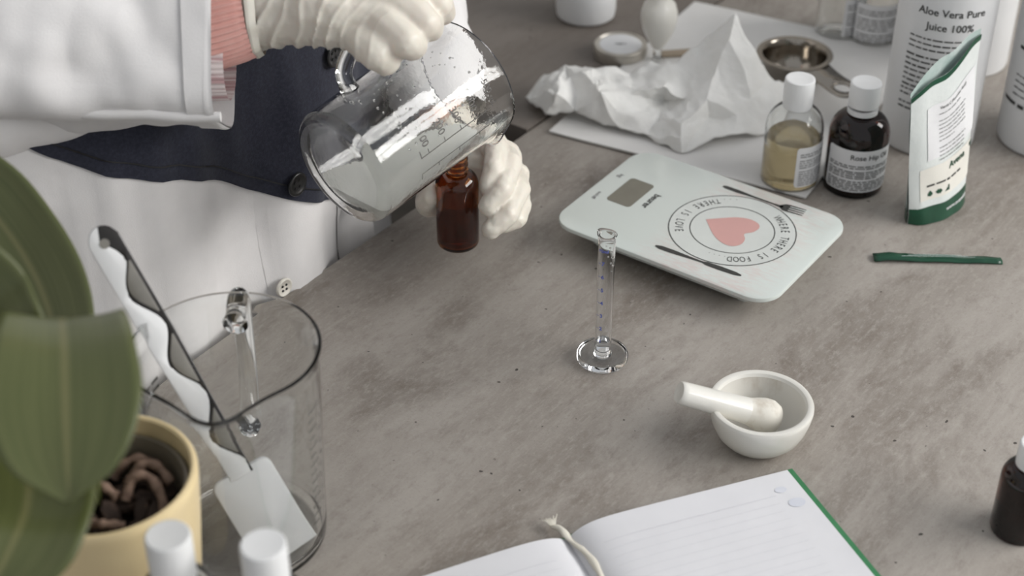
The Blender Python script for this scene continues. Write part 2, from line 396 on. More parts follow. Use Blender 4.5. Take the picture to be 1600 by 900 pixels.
slab('side_counter', E0, u4, 1.9, -1.1, -.003, M['counter'], 'darker brown-grey counter behind the work table, under the white jar', 'counter')

# ------------------------------------------------------------------ upright bottles
def bottle_profile(R, hb, sh, nr, nh, wall=None, base=.0025):
    """outer profile of a round-shouldered bottle: body radius, body height, shoulder height, neck radius, neck height"""
    p = [(0, .0012), (R * .72, .0012), (R * .8, 0), (R - .0025, 0), (R - .0008, .0008), (R, .003), (R, hb)]
    for k in range(1, 9):
        t = k / 8 * PI / 2; p.append((nr + (R - nr) * math.cos(t) ** .9 if k < 8 else nr, hb + sh * math.sin(t)))
    p += [(nr, hb + sh + nh)]
    return p
def shell(prof, wall, floor=.003, n=48, top=None):
    """glass vessel with an inner wall"""
    inner = [(max(r - wall, 0), max(z, floor)) for r, z in prof if z > floor + .001]
    inner = [(inner[0][0] * .9, floor)] + inner
    return lathe(prof + inner[::-1] + [(0, floor)], n)
def ribbed_cap(R, z0, z1, n=72, ring=True):
    prof = [(0, z0 + .001), (R * .9, z0 + .001), (R * .98, z0), (R, z0 + .0015), (R, z1 - .0016), (R * .97, z1 - .0005), (R * .9, z1), (R * .8, z1 - .0002), (0, z1 - .0004)]
    V, Fc = lathe(prof, n); out = []
    for v in V:
        r = math.hypot(v[0], v[1]); k = 1.0
        if z0 + .001 < v[2] < z1 - .001 and r > R * .95: k = 1 - .018 * (int(round(math.atan2(v[1], v[0]) / (2 * PI) * n)) % 2)
        out.append((v[0] * k, v[1] * k, v[2]))
    return out, Fc
FACE = -PI / 2
def medicine_bottle(name, px, py, R, hb, sh, caph, capR, gm, lm, fill, label, phi, lab, title=None, tsize=.005, rows=10, gap=.0015, capgap=.0, group=None, z=0):
    r = empty(name, P(px, py, z)); tag(r, label, 'bottle', group)
    prof = bottle_profile(R, hb, sh, capR * .74, .016)
    obj('glass_body', shell(prof, .0016), gm, r)
    if fill:
        ip = [(0, .0034), (R - .0045, .0034), (R - .0024, .006), (R - .0022, min(fill, hb))]
        if fill > hb:
            for k in range(1, 6):
                t = k / 6 * PI / 2
                zz = hb + sh * math.sin(t)
                if zz > fill: break
                ip.append((capR * .74 + (R - capR * .74) * math.cos(t) ** .9 - .003, zz))
        ip.append((ip[-1][0], ip[-1][1] + .0003)); ip.append((0, ip[-1][1]))
        obj('liquid', lathe(ip, 40), lm, r)
    zc = hb + sh + .001
    obj('tamper_ring', lathe([(capR * .78, zc), (capR * .98, zc), (capR * .99, zc + .0045), (capR * .78, zc + .0045)] + [(capR * .78, zc)], 48), M['cap'], r)
    obj('screw_cap', ribbed_cap(capR, zc + .0045 + capgap, zc + caph), M['cap'], r)
    if lab:
        half, z0, z1, off = lab
        lb = obj('label', patch(R, phi + off, half, z0, z1), M['paper'], r)
        pr = [fineprint(-half + .003, half - .003, z1 - (.014 if title else .006), rows, (z1 - z0 - (.018 if title else .010)) / rows, (z1 - z0) / rows * .38, hash(name) % 50 if False else int(px) % 50, (2, 6))]
        obj('fine_print', wrap(join(*pr), R, phi + off, 0, .0006), M['greyink'], lb)
        if title: obj('title_print', wrap(move2(text2d(title, tsize, 'RIGHT' if title.startswith('Rose') else 'CENTER', .012), (half * .70 if title.startswith('Rose') else 0), z1 - .0085), R, phi + off, 0, .0006), M['ink'], lb)
    return r
medicine_bottle('oil_bottle', 1232, 282, .0243, .052, .020, .0255, .0125, M['glass'], M['oil'], .045, 'clear glass bottle half full of yellow oil behind the kitchen scale', FACE, (.0215, .008, .046, math.radians(50)), None, rows=13)
medicine_bottle('rose_hip_oil_bottle', 1331, 288, .0252, .051, .019, .0275, .0128, M['ambdark'], M['darkoil'], .050, 'dark amber bottle with white cap and large white label between oil bottle and pouch', FACE, (.033, .0075, .047, math.radians(2)), 'Rose Hip Oil', .0065, rows=11, capgap=.0022)
medicine_bottle('clear_bottle', 1309, 50, .0235, .052, .020, .0255, .0125, M['glass'], None, None, 'clear bottle with white label at the back, left of the tall juice bottle', FACE, (.017, .006, .046, math.radians(38)), None, rows=9)
medicine_bottle('clear_bottle', 1362, 60, .0235, .052, .020, .0255, .0125, M['glass'], None, None, 'grey-labelled bottle at the back half hidden by the tall juice bottle', FACE, (.030, .006, .046, math.radians(10)), None, rows=9)
medicine_bottle('amber_bottle', 1588, 826, .0172, .043, .011, .017, .0105, M['ambdark'], M['darkoil'], .034, 'small amber bottle with white cap cut by the right edge', FACE, None)
for px, py, lb in ((262, 838, 'white-capped bottle in the foreground directly before the yellow pot'), (411, 852, 'white-capped bottle in the foreground before the spatula blade')):
    q = P(px, py, .165); b = medicine_bottle('capped_bottle', 800, 450, .0205, .119, .018, .0280, .0116, M['glass'], M['oil'], .06, lb, FACE, None)
    b.location = (q.x, q.y, 0)

# the dropper bottle held in the left hand
BX = P(716, 379, .03)
hb = empty('dropper_bottle', BX); tag(hb, 'small uncapped amber bottle held in the gloved left hand', 'bottle')
bp = [(0, .001), (.0125, .001), (.0145, 0), (.0158, .0012), (.0165, .0035), (.0165, .053)]
for k in range(1, 8):
    t = k / 7 * PI / 2; bp.append((.0075 + .009 * math.cos(t) ** .85 if k < 7 else .0078, .053 + .0105 * math.sin(t)))
for z, r_ in ((.065, .0078), (.0655, .0088), (.0667, .0088), (.0672, .008), (.0695, .008), (.070, .0089), (.0712, .0089), (.0717, .008), (.0742, .008), (.0747, .0088), (.0759, .0088), (.0764, .008), (.0805, .0078), (.081, .0070)): bp.append((r_, z))
obj('glass_body', shell(bp, .0013, .003), M['amber'], hb)
obj('liquid', lathe([(0, .0034), (.0125, .0034), (.0146, .006), (.0147, .040), (.0, .040)], 40), pm('brown_liquid', (.34, .14, .04), .05, trans=.85, ior=1.35, var=(30, (.30, .12, .03), .4, .7)), hb)

# ------------------------------------------------------------------ white plastic bottles, jars
def plastic_bottle(name, px, py, R, h, label, cat='bottle'):
    r = empty(name, P(px, py)); tag(r, label, cat)
    prof = [(0, .002), (R * .8, .002), (R * .86, 0), (R - .004, 0), (R - .001, .0015), (R, .005), (R, h - .035), (R * .97, h - .022), (R * .8, h - .008), (R * .45, h), (R * .40, h + .012), (0, h + .012)]
    obj('body', lathe(prof, 64), M['hdpe'], r)
    obj('screw_cap', ribbed_cap(R * .44, h + .004, h + .028), M['cap'], r)
    return r
al = plastic_bottle('juice_bottle', 1446, 212, .0412, .205, 'tall white bottle printed with aloe vera juice text, behind the pouch')
R_ = .0412; ph = math.atan2(-al.location.y, -al.location.x) + .03
obj('title_print', join(wrap(move2(text2d('Aloe Vera Pure', .0092, 'CENTER', .012), 0, 0), R_, ph + .10, .135), wrap(text2d('Juice 100%', .0092, 'CENTER', .012), R_, ph + .10, .122)), M['ink'], al)
obj('fine_print', join(wrap(fineprint(-.0295, .029, .1135, 3, .0048, .0014, 3), R_, ph, 0), wrap(fineprint(-.0305, .026, .0965, 7, .0048, .0016, 5, ()), R_, ph, 0), wrap(fineprint(-.031, .028, .0635, 2, .0048, .0016, 8), R_, ph, 0), wrap(fineprint(-.031, .015, .0505, 2, .0048, .0016, 9), R_, ph, 0)), M['ink'], al)
wb = plastic_bottle('white_bottle', 1637, 216, .0450, .20, 'large white bottle with faint side print cut by the right edge')
phr = FACE - math.radians(62)
obj('fine_print', join(wrap(fineprint(-.012, .018, .098, 1, .01, .004, 4), .045, phr, 0), wrap(fineprint(-.010, .022, .072, 4, .006, .0012, 6), .045, phr, 0), wrap(fineprint(-.022, .006, .046, 1, .01, .004, 7), .045, phr, 0)), M['ink'], wb)
plastic_bottle('white_bottle', 1503, 92, .0420, .19, 'white bottle standing behind the juice bottle, bare of print')

def jar(name, px, py, prof, m, label, cat, part='body'):
    r = empty(name, P(px, py)); tag(r, label, cat); obj(part, lathe(prof, 56), m, r); return r
jr = jar('white_jar', 915, 24, [(0, .001), (.024, .001), (.026, 0), (.0295, .003), (.0305, .01), (.0305, .05), (.0295, .053), (0, .053)], M['hdpe'], 'plain white jar on the brown-grey counter at the top', 'jar')
obj('screw_lid', ribbed_cap(.032, .053, .068), M['cap'], jr)
j2 = jar('white_dish', 1082, -22, [(0, .001), (.016, .001), (.018, 0), (.022, .004), (.026, .016), (.0272, .024), (.0262, .024), (.021, .006), (0, .004)], M['ceramic'], 'small white dish at the top edge beside the white sheet', 'dish')
# round tin with a paper-topped lid
tn = empty('round_tin', P(969, 88)); tag(tn, 'flat round tin with a white paper-topped lid by the crumpled tissue', 'tin')
obj('base', lathe([(0, 0), (.0235, 0), (.0245, .001), (.0245, .009), (0, .009)], 56), M['tin'], tn)
ld = obj('lid', lathe([(.0248, .005), (.0257, .005), (.0260, .006), (.0260, .0125), (.0252, .0138), (.0238, .0138), (.0230, .0128), (0, .0128)], 56), M['tin'], tn)
obj('paper_disc', lathe([(0, .0129), (.0205, .0129), (.0205, .0133), (0, .0133)], 48), M['paper'], ld)
obj('emblem_print', ([Vector((x * .0016, y * .0012, .01345)) for x, y in ((-4, 0), (-2.4, 1.6), (-.8, .8), (.6, 2), (1.6, .6), (3.6, 1), (3.2, -.6), (1.2, -.4), (-.4, -1.6), (-2, -.8))], [tuple(range(10))]), M['greyink'], ld)
# white bulb vessel on a narrow clear foot
gv = empty('bulb_vessel', P(1026, 98)); tag(gv, 'white bulbous vessel on a narrow clear foot between tin and white sheet', 'vessel')
obj('foot', lathe([(0, 0), (.0085, 0), (.009, .001), (.0085, .0022), (.004, .006), (.0038, .009), (.0045, .0165), (0, .0165)], 40), M['glass'], gv)
obj('bulb', lathe([(0, .016), (.0045, .016), (.007, .020), (.0115, .028), (.0155, .037), (.0175, .047), (.0172, .054), (.015, .062), (.011, .067), (.0105, .075), (.0118, .076), (.0118, .079), (.009, .079), (0, .078)], 48), M['ceramic'], gv)
st = obj('wooden_stick', prism([(0, -.0055), (.05, -.0065), (.085, -.0065), (.089, -.004), (.089, .004), (.085, .0065), (.05, .0065), (0, .0055)], 0, .003, .0006), M['wood'])
st.location = P(1033, 87, .0035) + Vector((0, 0, 0)); st.rotation_euler = (0, 0, math.radians(8)); st.location.z = .0035
tag(st, 'flat beige wooden stick lying on the white sheet under the tissue', 'stick')

# ------------------------------------------------------------------ white sheet, tissue, steel scoop
A_, B_, C_ = P(858, 209), P(1085, 6), P(1258, 313); D_ = B_ + C_ - A_
V, Fc = [], []; n = 14
for i in range(n + 1):
    for k in range(n + 1):
        q = A_ + (B_ - A_) * (i / n) + (C_ - A_) * (k / n); V.append((q.x, q.y, .0030 + .0006 * nz(q, 14)))
V += [(x, y, z - .0016) for x, y, z in V]; o_ = (n + 1) ** 2
for i in range(n):
    for k in range(n):
        a = i * (n + 1) + k; Fc += [(a, a + 1, a + n + 2, a + n + 1), (a + o_, a + 1 + o_, a + n + 2 + o_, a + n + 1 + o_)]
for k in range(n):
    for a, b in ((k, k + 1), (n * (n + 1) + k, n * (n + 1) + k + 1), (k * (n + 1), (k + 1) * (n + 1)), (k * (n + 1) + n, (k + 1) * (n + 1) + n)): Fc.append((a, b, b + o_, a + o_))
tag(obj('paper_sheet', (V, Fc), M['sheet']), 'flat white sheet lying under the crumpled tissue and steel scoop', 'paper')

tp_out = [(818, 148, .010), (845, 120, .018), (880, 102, .030), (925, 108, .030), (985, 116, .024), (1012, 98, .030), (1055, 100, .040), (1105, 62, .060), (1150, 28, .084), (1178, 80, .060), (1209, 130, .030), (1236, 128, .024), (1243, 165, .008), (1215, 205, .005), (1150, 214, .010), (1066, 236, .005), (1010, 216, .006), (965, 201, .010), (935, 193, .008), (900, 173, .014), (850, 186, .006)]
tp_in = [(872, 150, .030), (900, 138, .024), (940, 150, .036), (985, 150, .028), (1022, 135, .036), (1040, 166, .012), (1075, 150, .030), (1105, 158, .034), (1132, 142, .036), (1170, 150, .034), (1190, 182, .018), (1110, 188, .016), (1068, 196, .024), (1030, 190, .012), (985, 180, .020), (1120, 108, .050), (1165, 108, .054), (1085, 112, .040), (850, 150, .022), (915, 118, .036), (960, 128, .026), (1140, 70, .068), (1150, 182, .022), (1065, 216, .016), (1215, 165, .022)]
pts = tp_out + tp_in; no = len(tp_out)
vv, ee, ff, *_r = delaunay_2d_cdt([Vector((p[0], p[1])) for p in pts], [], [list(range(no))], 1, 1e-4)
bm = bmesh.new(); bv = []
for v in vv:
    k = min(range(len(pts)), key=lambda i: (pts[i][0] - v.x) ** 2 + (pts[i][1] - v.y) ** 2); bv.append(bm.verts.new(P(v.x, v.y, pts[k][2])))
for f in ff: bm.faces.new([bv[i] for i in f])
bmesh.ops.subdivide_edges(bm, edges=bm.edges[:], cuts=3, use_grid_fill=True)
bmesh.ops.triangulate(bm, faces=bm.faces[:]); bmesh.ops.subdivide_edges(bm, edges=bm.edges[:], cuts=1, use_grid_fill=True)
for v in bm.verts:
    p = v.co.copy(); w0 = Vector((nz(p, 25, 1), nz(p, 25, 2), nz(p, 25, 3))) * .012
    f1 = noise.voronoi((p + w0) * 26)[0]; f2 = noise.voronoi((p + w0) * 58 + Vector((3, 1, 7)))[0]
    f3 = noise.voronoi((p + w0 * .4) * 120)[0]; k = .0075 * (f1[0] - .45) + .0062 * (f2[0] - .45) + .0024 * (f3[0] - .45)
    v.co.z = max(.0042, p.z + k); v.co.x += .0035 * nz(p, 40, 5); v.co.y += .0035 * nz(p, 40, 9) + .4 * k
me = bpy.data.meshes.new('tissue'); bm.to_mesh(me); bm.free()
ts = obj('crumpled_tissue', me, M['tissue'], smooth=35); sm = ts.modifiers.new('thickness', 'SOLIDIFY'); sm.thickness = .0004
tag(ts, 'crumpled white tissue heaped on the white sheet with one peak standing up', 'tissue')

sc = empty('steel_scoop', P(1237, 126, .0035)); tag(sc, 'round stainless steel scoop with a flat holed handle behind the oil bottle', 'scoop')
obj('bowl', lathe([(0, 0), (.018, 0), (.024, .002), (.0285, .008), (.0300, .024), (.0302, .0275), (.0352, .0280), (.0355, .0285), (.0352, .0290), (.0305, .0288), (.0292, .0275), (.0285, .020), (.0265, .008), (.021, .0028), (0, .0016)], 64), M['steel'], sc)
hp = spline([(.030, .016, 0), (.052, .0135, 0), (.074, .0140, 0), (.087, .0110, 0), (.092, 0, 0)], 14)
out = [(p[0], p[1]) for p in hp] + [(p[0], -p[1]) for p in hp[::-1][1:]]
hole = [(.074 + .0085 * math.cos(t), .0072 * math.sin(t)) for t in np.linspace(0, 2 * PI, 17)[:-1]]
hv, he, hf, *_r = delaunay_2d_cdt([Vector(p) for p in out + hole], [], [list(range(len(out))), list(range(len(out), len(out) + 16))], 1, 1e-6)
hf = [f for f in hf if math.hypot((sum(hv[i].x for i in f) / 3 - .074) / .0085, (sum(hv[i].y for i in f) / 3) / .0072) > .97]
ho = obj('handle', ([(v.x, v.y, .0275) for v in hv], hf), M['steel'], sc); so = ho.modifiers.new('thickness', 'SOLIDIFY'); so.thickness = .0014; so.offset = 0
ho.rotation_euler = (0, 0, math.radians(-63))

# ------------------------------------------------------------------ kitchen scale
zt = .0225
cA, cB, cC, cD = [P(x, y, zt) for x, y in ((862, 347), (1198, 475), (1335, 346), (998, 228))]
cen = (cA + cB + cC + cD) / 4; ax = ((cB - cA) + (cC - cD)).normalized(); ks = empty('kitchen_scale', (cen.x, cen.y, 0), math.atan2(ax.y, ax.x))
tag(ks, 'flat pale green glass kitchen scale printed with heart plate, fork and knife', 'kitchen scale')
ay = Vector((-ax.y, ax.x, 0)); LX = ((cB - cA).length + (cC - cD).length) / 2; LY = ((cC - cB).length + (cD - cA).length) / 2
def L(px, py):
    q = P(px, py, zt) - cen; return Vector((q.dot(ax), q.dot(ay)))
obj('glass_plate', prism(rrect(LX, LY, .021, 10), zt - .0048, zt, .0014), M['scaleglass'], ks)
obj('housing', prism(rrect(LX * .80, LY * .78, .018, 8), .0035, zt - .0050, .002), M['scalebody'], ks)
for sx in (-1, 1):
    for sy in (-1, 1): obj('foot', xf(lathe([(0, 0), (.007, 0), (.0075, .001), (.0075, .0036), (0, .0036)], 20), Matrix.Translation((sx * LX * .33, sy * LY * .3, 0))), M['scalebody'], ks)
def flat(poly, z): return [(p[0], p[1], z) for p in poly], [tuple(range(len(poly)))]
dc = (L(946, 309) + L(991, 277) + L(1024, 291) + L(979, 327)) / 4
dw = ((L(1024, 291) - L(991, 277)).length + (L(979, 327) - L(946, 309)).length) / 2; dh = (L(991, 277) - L(946, 309)).length
obj('display', prism([(dc.x + x, dc.y + y) for x, y in rrect(dw, dh, .0035, 5)], zt - .0003, zt + .0002), M['lcd'], ks)
rc = L(1144, 359); ro = ((L(1243, 363) - L(1046, 355)).length + (L(1140, 415) - L(1146, 305)).length) / 4; ri = ro * .665
obj('plate_print', flat([(rc.x + ro * math.cos(t), rc.y + ro * math.sin(t)) for t in np.linspace(0, 2 * PI, 65)[:-1]], zt + .00012), M['plate'], ks)
for rr in (ro, ri): obj('ring_print', xf(lathe([(rr - .0005, 0), (rr + .0003, 0)], 80), Matrix.Translation((rc.x, rc.y, zt + .00025))), M['ink'], ks)
obj('heart_print', flat([L(*p) for p in spline([(1103, 343), (1130, 341), (1152, 340), (1172, 343), (1185, 350), (1186, 357), (1177, 363), (1163, 366), (1164, 374), (1158, 382), (1143, 385), (1127, 379), (1114, 366), (1103, 343)], 50)[:-1]], zt + .0003), M['heart'], ks)
def arc_text(s, a0, a1, tops_out, size):
    parts = []; rmid = (ro + ri) / 2
    for i, ch in enumerate(s):
        if ch == ' ': continue
        t = a0 + (a1 - a0) * i / (len(s) - 1); rad = Vector((math.cos(t), math.sin(t)))
        up2 = rad if tops_out else -rad; rt2 = Vector((up2.y, -up2.x)); vf = text2d(ch, size, 'CENTER', .0, .62)
        base = Vector((rc.x, rc.y)) + rad * rmid - up2 * size * .35
        parts.append(([Vector((*(base + rt2 * v.x + up2 * v.y), zt + .0003)) for v in vf[0]], vf[1]))
    return join(*parts)
def ang(px, py):
    q = L(px, py) - rc; return math.atan2(q.y, q.x)
def down(a, b):
    return b if b < a else b - 2 * PI
a0 = ang(1213, 342); a1 = down(a0, ang(1140, 403)); a2 = down(a1, ang(1108, 392))
obj('ring_text', arc_text('WHERE THERE IS FOOD', a0, a1, True, .0098), M['ink'], ks)
obj('ring_dots', arc_text('....', a1 - .10, a1 - .42, True, .0098), M['greyink'], ks)
b0 = ang(1123, 318); b1 = ang(1062, 360); b1 = b1 if b1 > b0 else b1 + 2 * PI
obj('ring_text', arc_text('THERE IS LOVE', b0, b1, False, .0098), M['ink'], ks)
obj('ring_dots', arc_text('...', b0 - .14, b0 - .36, False, .0098), M['greyink'], ks)
def stroke(p0, p1, prof, z):
    """flat printed silhouette along a line; prof = (t, half width)"""
    a, b = L(*p0), L(*p1); d = (b - a); nn = Vector((-d.y, d.x)).normalized()
    lf = [a + d * t + nn * w_ for t, w_ in prof]; rg = [a + d * t - nn * w_ for t, w_ in prof][::-1]
    return flat(lf + rg, z)
z3 = zt + .0003
obj('knife_print', stroke((1024, 384), (1158, 431), [(0, .0009), (.06, .0024), (.2, .0025), (.4, .0014), (.56, .0010), (.60, .0022), (.75, .0026), (.93, .0022), (1, .0008)], z3), M['ink'], ks)
fk = [stroke((1130, 291), (1223, 324), [(0, .0010), (.06, .0020), (.25, .0022), (.5, .0011), (.85, .0008), (1, .0018)], z3)]
fa, fb = L(1219, 322), L(1257, 333); fd = (fb - fa); fn = Vector((-fd.y, fd.x)).normalized()
fk.append(flat([fa + fn * .0018, fa + fd * .18 + fn * .0050, fa + fd * .36 + fn * .0052, fa + fd * .36 - fn * .0052, fa + fd * .18 - fn * .0050, fa - fn * .0018], z3))
for k in (-1.5, -.5, .5, 1.5): fk.append(flat([fa + fd * .34 + fn * (k * .0030 + .0008), fa + fd + fn * (k * .0030 + .0004), fa + fd + fn * (k * .0030 - .0004), fa + fd * .34 + fn * (k * .0030 - .0008)], z3))
obj('fork_print', join(*fk), M['ink'], ks)
def scale_text(s, size, px, py):
    q = L(px, py); vf = text2d(s, size, 'CENTER', .015)
    return [Vector((q.x + v.y, q.y - v.x, z3)) for v in vf[0]], vf[1]
obj('maker_print', scale_text('beurer', .0085, 1013, 313), M['ink'], ks)
obj('unit_print', scale_text('kg', .0060, 967, 274), M['greyink'], ks)
obj('switch_print', scale_text('on/off', .0050, 930, 304), M['greyink'], ks)

# ------------------------------------------------------------------ pouch and torn strip
bl, br = P(1417, 350), P(1503, 308); pu = (br - bl).normalized(); pn = Vector((pu.y, -pu.x, 0)); PW = (br - bl).length
po = empty('stand_up_pouch', (bl + br) / 2); tag(po, 'white and green stand-up foil pouch, torn open, before the juice bottle', 'pouch')
pc = (bl + br) / 2
def pouch_pt(s_, v, front):
    """s_ in -1..1 across, v height 0..1"""
    hl, hr = .114, .147; ht = hl + (hr - hl) * (s_ + 1) / 2 + (.0030 * math.sin((s_ + 1) * 4.5))
    if not front: ht += .004 + .007 * math.exp(-((s_ + .1) / .35) ** 2)
    z = v * ht; bul = (1 - v) ** 1.1 * (1 - s_ * s_) ** .5 * .0105 + .003 * (1 - s_ * s_) + .0006
    wv = .0016 * nz((s_ * 2, v * 3, 1 if front else 4), 1.0)
    lean = -.010 * v
    wdt = PW / 2 * (1 + .10 * v)
    return pu * (s_ * wdt - .0055 * v) + pn * ((bul if front else -bul) + wv + lean) + Vector((0, 0, z + .0006 - .004 * (1 - v) * (1 - abs(s_)) * 0))
def pouch_face(s0, s1, v0, v1, front=True, eps=0, n=14, m=22):
    V, Fc = [], []
    for i in range(n + 1):
        for k in range(m + 1): V.append(pouch_pt(s0 + (s1 - s0) * i / n, v0 + (v1 - v0) * k / m, front) + pn * eps)
    for i in range(n):
        for k in range(m): Fc.append((i * (m + 1) + k, (i + 1) * (m + 1) + k, (i + 1) * (m + 1) + k + 1, i * (m + 1) + k + 1))
    return V, Fc
fr = obj('front_panel', pouch_face(-1, 1, .0, 1), M['pouch'], po)
obj('back_panel', pouch_face(-1, 1, .0, 1, False), M['tealfilm'], po)
obj('bottom_band', pouch_face(-1, 1, .0, .125, True, .0003), M['greenfilm'], fr)
obj('torn_edge', pouch_face(-1, 1, .965, 1.0, True, .0003, 20, 2), M['greenfilm'], fr)
obj('bottom_gusset', pouch_face(-1, 1, .0, .10, False, -.0003), M['greenfilm'], po)
obj('label', pouch_face(-.62, .9, .46, .83, True, .0004), M['paper'], fr)
obj('lower_label', pouch_face(-.8, .88, .175, .41, True, .0004), M['cream'], fr)
def on_pouch(vf, sc_, vc, eps=.0008):
    """flat print (metres) placed with its origin at (sc_, vc) of the front panel"""
    out = []
    for v in vf[0]:
        s_ = sc_ + v[0] / (PW / 2) ; ht = .114 + .033 * (s_ + 1) / 2; out.append(pouch_pt(s_, vc + v[1] / .145, True) + pn * eps)
    return out, vf[1]
obj('fine_print', on_pouch(fineprint(-.013, .015, 0, 11, .0039, .0010, 12, (1, 7)), .1, .755), M['greyink'], fr)
obj('title_print', on_pouch(text2d('Vitamin C (Ascorbic Acid)', .0042, 'CENTER', .01, .62), .15, .785), M['ink'], fr)
obj('name_print', on_pouch(text2d('Avena', .0092, 'CENTER', .02, .8), .30, .345), M['greenfilm'], fr)
obj('leaf_emblem', on_pouch(([Vector((x * .0009, y * .0009, 0)) for x, y in ((0, -3), (3.5, 1), (4, 4), (1.2, 2), (0, 4.5), (-1, 2), (-3.6, 3.6), (-3, 0))], [tuple(range(8))]), .86, .375), M['greenfilm'], fr)
obj('small_print', on_pouch(fineprint(-.020, .018, 0, 1, .004, .0022, 3), -.05, .285), M['ink'], fr)
ic = []
for k, sg in enumerate(([(0, 4), (2.6, 0), (2.4, -2), (0, -3.4), (-2.4, -2), (-2.6, 0)], [(3.4 * math.cos(t), 3.4 * math.sin(t) * (1 if i % 2 else .55)) for i, t in enumerate(np.linspace(0, 2 * PI, 17)[:-1])], [(-3, -3), (3, -3), (3, 3.4), (1.6, 3.4), (1.4, -.5), (.2, 1), (-1, -1.2)])):
    ic.append(([Vector((-.0145 + k * .0085 + x * .00088, y * .00088, 0)) for x, y in sg], [tuple(range(len(sg)))]))
obj('icon_print', on_pouch(join(*ic), -.12, .218), M['greenfilm'], fr)
obj('web_print', on_pouch(text2d('www.avenalab', .0052, 'CENTER', .015), .35, .062), M['paper'], fr)

g0, g1 = P(1364, 405), P(1565, 409); V, Fc = [], []; n = 24
for i in range(n + 1):
    t = i / n; p = g0.lerp(g1, t); d = (g1 - g0).normalized(); nn = Vector((-d.y, d.x, 0)); hw = .0052 - .0008 * t; cz = .0018 + .0016 * nz((t * 4, 0, 0), 1) + .001 * math.sin(t * 5)
    for q, dz in ((-1, 0), (-.2, .0012), (.3, .0008), (1, .0004)): V.append(p + nn * hw * q + Vector((0, 0, max(.0007, cz + dz + .0008 * nz((t * 12, q * 2, 0), 1)))))
for i in range(n):
    for k in range(3): Fc.append((i * 4 + k, (i + 1) * 4 + k, (i + 1) * 4 + k + 1, i * 4 + k + 1))
gs = obj('torn_pouch_strip', (V, Fc), M['greenfilm'], smooth=25); sm = gs.modifiers.new('t', 'SOLIDIFY'); sm.thickness = .0006
tag(gs, 'thin dark green foil strip torn off the pouch, lying on the table', 'strip')
fp = []
for k in range(3):
    V, Fc = fineprint(.022 + .005 * k, .082 - .006 * k, 0, 1, .002, .0006, 20 + k); 
    d = (g1 - g0).normalized(); nn = Vector((-d.y, d.x, 0)); fp.append(([g0 + d * v.x + nn * (v.y + (k - 1) * .0013 + .0003) + Vector((0, 0, .0047)) for v in V], Fc))
obj('fine_print', join(*fp), M['tealfilm'], gs)

# ------------------------------------------------------------------ measuring cylinder
mc = empty('measuring_cylinder', P(941, 561)); tag(mc, 'narrow clear measuring cylinder with blue numerals and round foot', 'measuring cylinder')
def cyl_shell(R, wall, z0, z1, zf, spout=.0022):
    V, Fc = [], []; n = 40
    rows = [(0, zf)] + [(R - wall, zf + (z1 - zf) * k / 12) for k in range(13)] + [(R + .0004, z1 + .0004), (R + .0009, z1)] + [(R, z1 - .0012 - (z1 - .0012 - z0) * k / 12) for k in range(13)] + [(0, z0)]
    V, Fc = lathe(rows, n); out = []
    for v in V:
        k = max(0, (v[2] - (z1 - .006)) / .006); t = math.atan2(v[1], v[0]); g = math.exp(-((abs(t - 2.2)) / .5) ** 2) * k * spout; r = math.hypot(v[0], v[1])
        f = 1 + (g / r if r > 1e-6 else 0); out.append((v[0] * f, v[1] * f, v[2]))
    return out, Fc
obj('tube', cyl_shell(.0061, .0010, .004, .109, .010), M['plasticglass'], mc)
obj('foot', lathe([(0, .0004), (.014, .0004), (.0165, 0), (.0183, .001), (.0187, .0025), (.0187, .0058), (.0181, .0068), (.0170, .0066), (.0163, .0050), (.0110, .0046), (.0068, .0062), (.0063, .0075), (0, .0075)], 56), M['plasticglass'], mc)
obj('liquid', lathe([(0, .0102), (.0046, .0102), (.0048, .0112), (.0048, .0185), (.0044, .0180), (0, .0178)], 32), M['water'], mc)
pt = []
for k, dg in enumerate('1234567'): pt.append(wrap(text2d(dg if k < 5 else dg, .0042, 'CENTER', .03), .0061, FACE - .42, .0195 + k * .0112))
pt.append(wrap(text2d('10ml', .0035, 'CENTER', .03), .0061, FACE - .42, .0975))
for k in range(8): pt.append(wrap(quad2d(-.0004, .0022, 0, .0003, .0008), .0061, FACE - .95, .0205 + k * .0112))
obj('numeral_print', join(*pt), M['blueink'], mc)

# ------------------------------------------------------------------ mortar and pestle
MO = P(1183, 687)
mo = empty('mortar', MO); mo.scale = (1.07, 1.07, .96); tag(mo, 'small white porcelain mortar bowl with stained inside', 'mortar')
obj('bowl', lathe([(0, .0008), (.013, .0008), (.0165, 0), (.0185, .0008), (.0225, .004), (.0270, .010), (.0302, .018), (.0322, .026), (.0330, .0315), (.0330, .0335), (.0324, .0348), (.0308, .0353), (.0290, .0346), (.0279, .0325)], 72), M['ceramic'], mo)
obj('hollow', lathe([(.0279, .0325), (.0272, .026), (.0250, .017), (.0205, .0095), (.0130, .0058), (0, .0048)], 72), M['mortarin'], mo)
hd, tl = at(1199, 650, 1), at(1060, 612, 1)
hd = P(1198, 650, .0190); tl = P(1061, 613, .046)
pd = (hd - tl); pl = pd.length
pe = empty('pestle', tl); pe.rotation_euler = pd.to_track_quat('Z', 'Y').to_euler(); tag(pe, 'white porcelain pestle with stained head resting in the mortar', 'pestle')
obj('handle', lathe([(0, .0006), (.0058, .0004), (.0070, 0), (.0078, .0012), (.0080, .004), (.0085, pl * .5), (.0092, pl * .76), (0, pl * .76)], 18), M['ceramic'], pe, 50)
obj('head', lathe([(0, pl * .75), (.0090, pl * .75), (.0094, pl * .80), (.0108, pl * .87), (.0119, pl * .95), (.0117, pl * 1.03), (.0096, pl * 1.10), (.0050, pl * 1.135), (0, pl * 1.145)], 40), M['bisque'], pe)

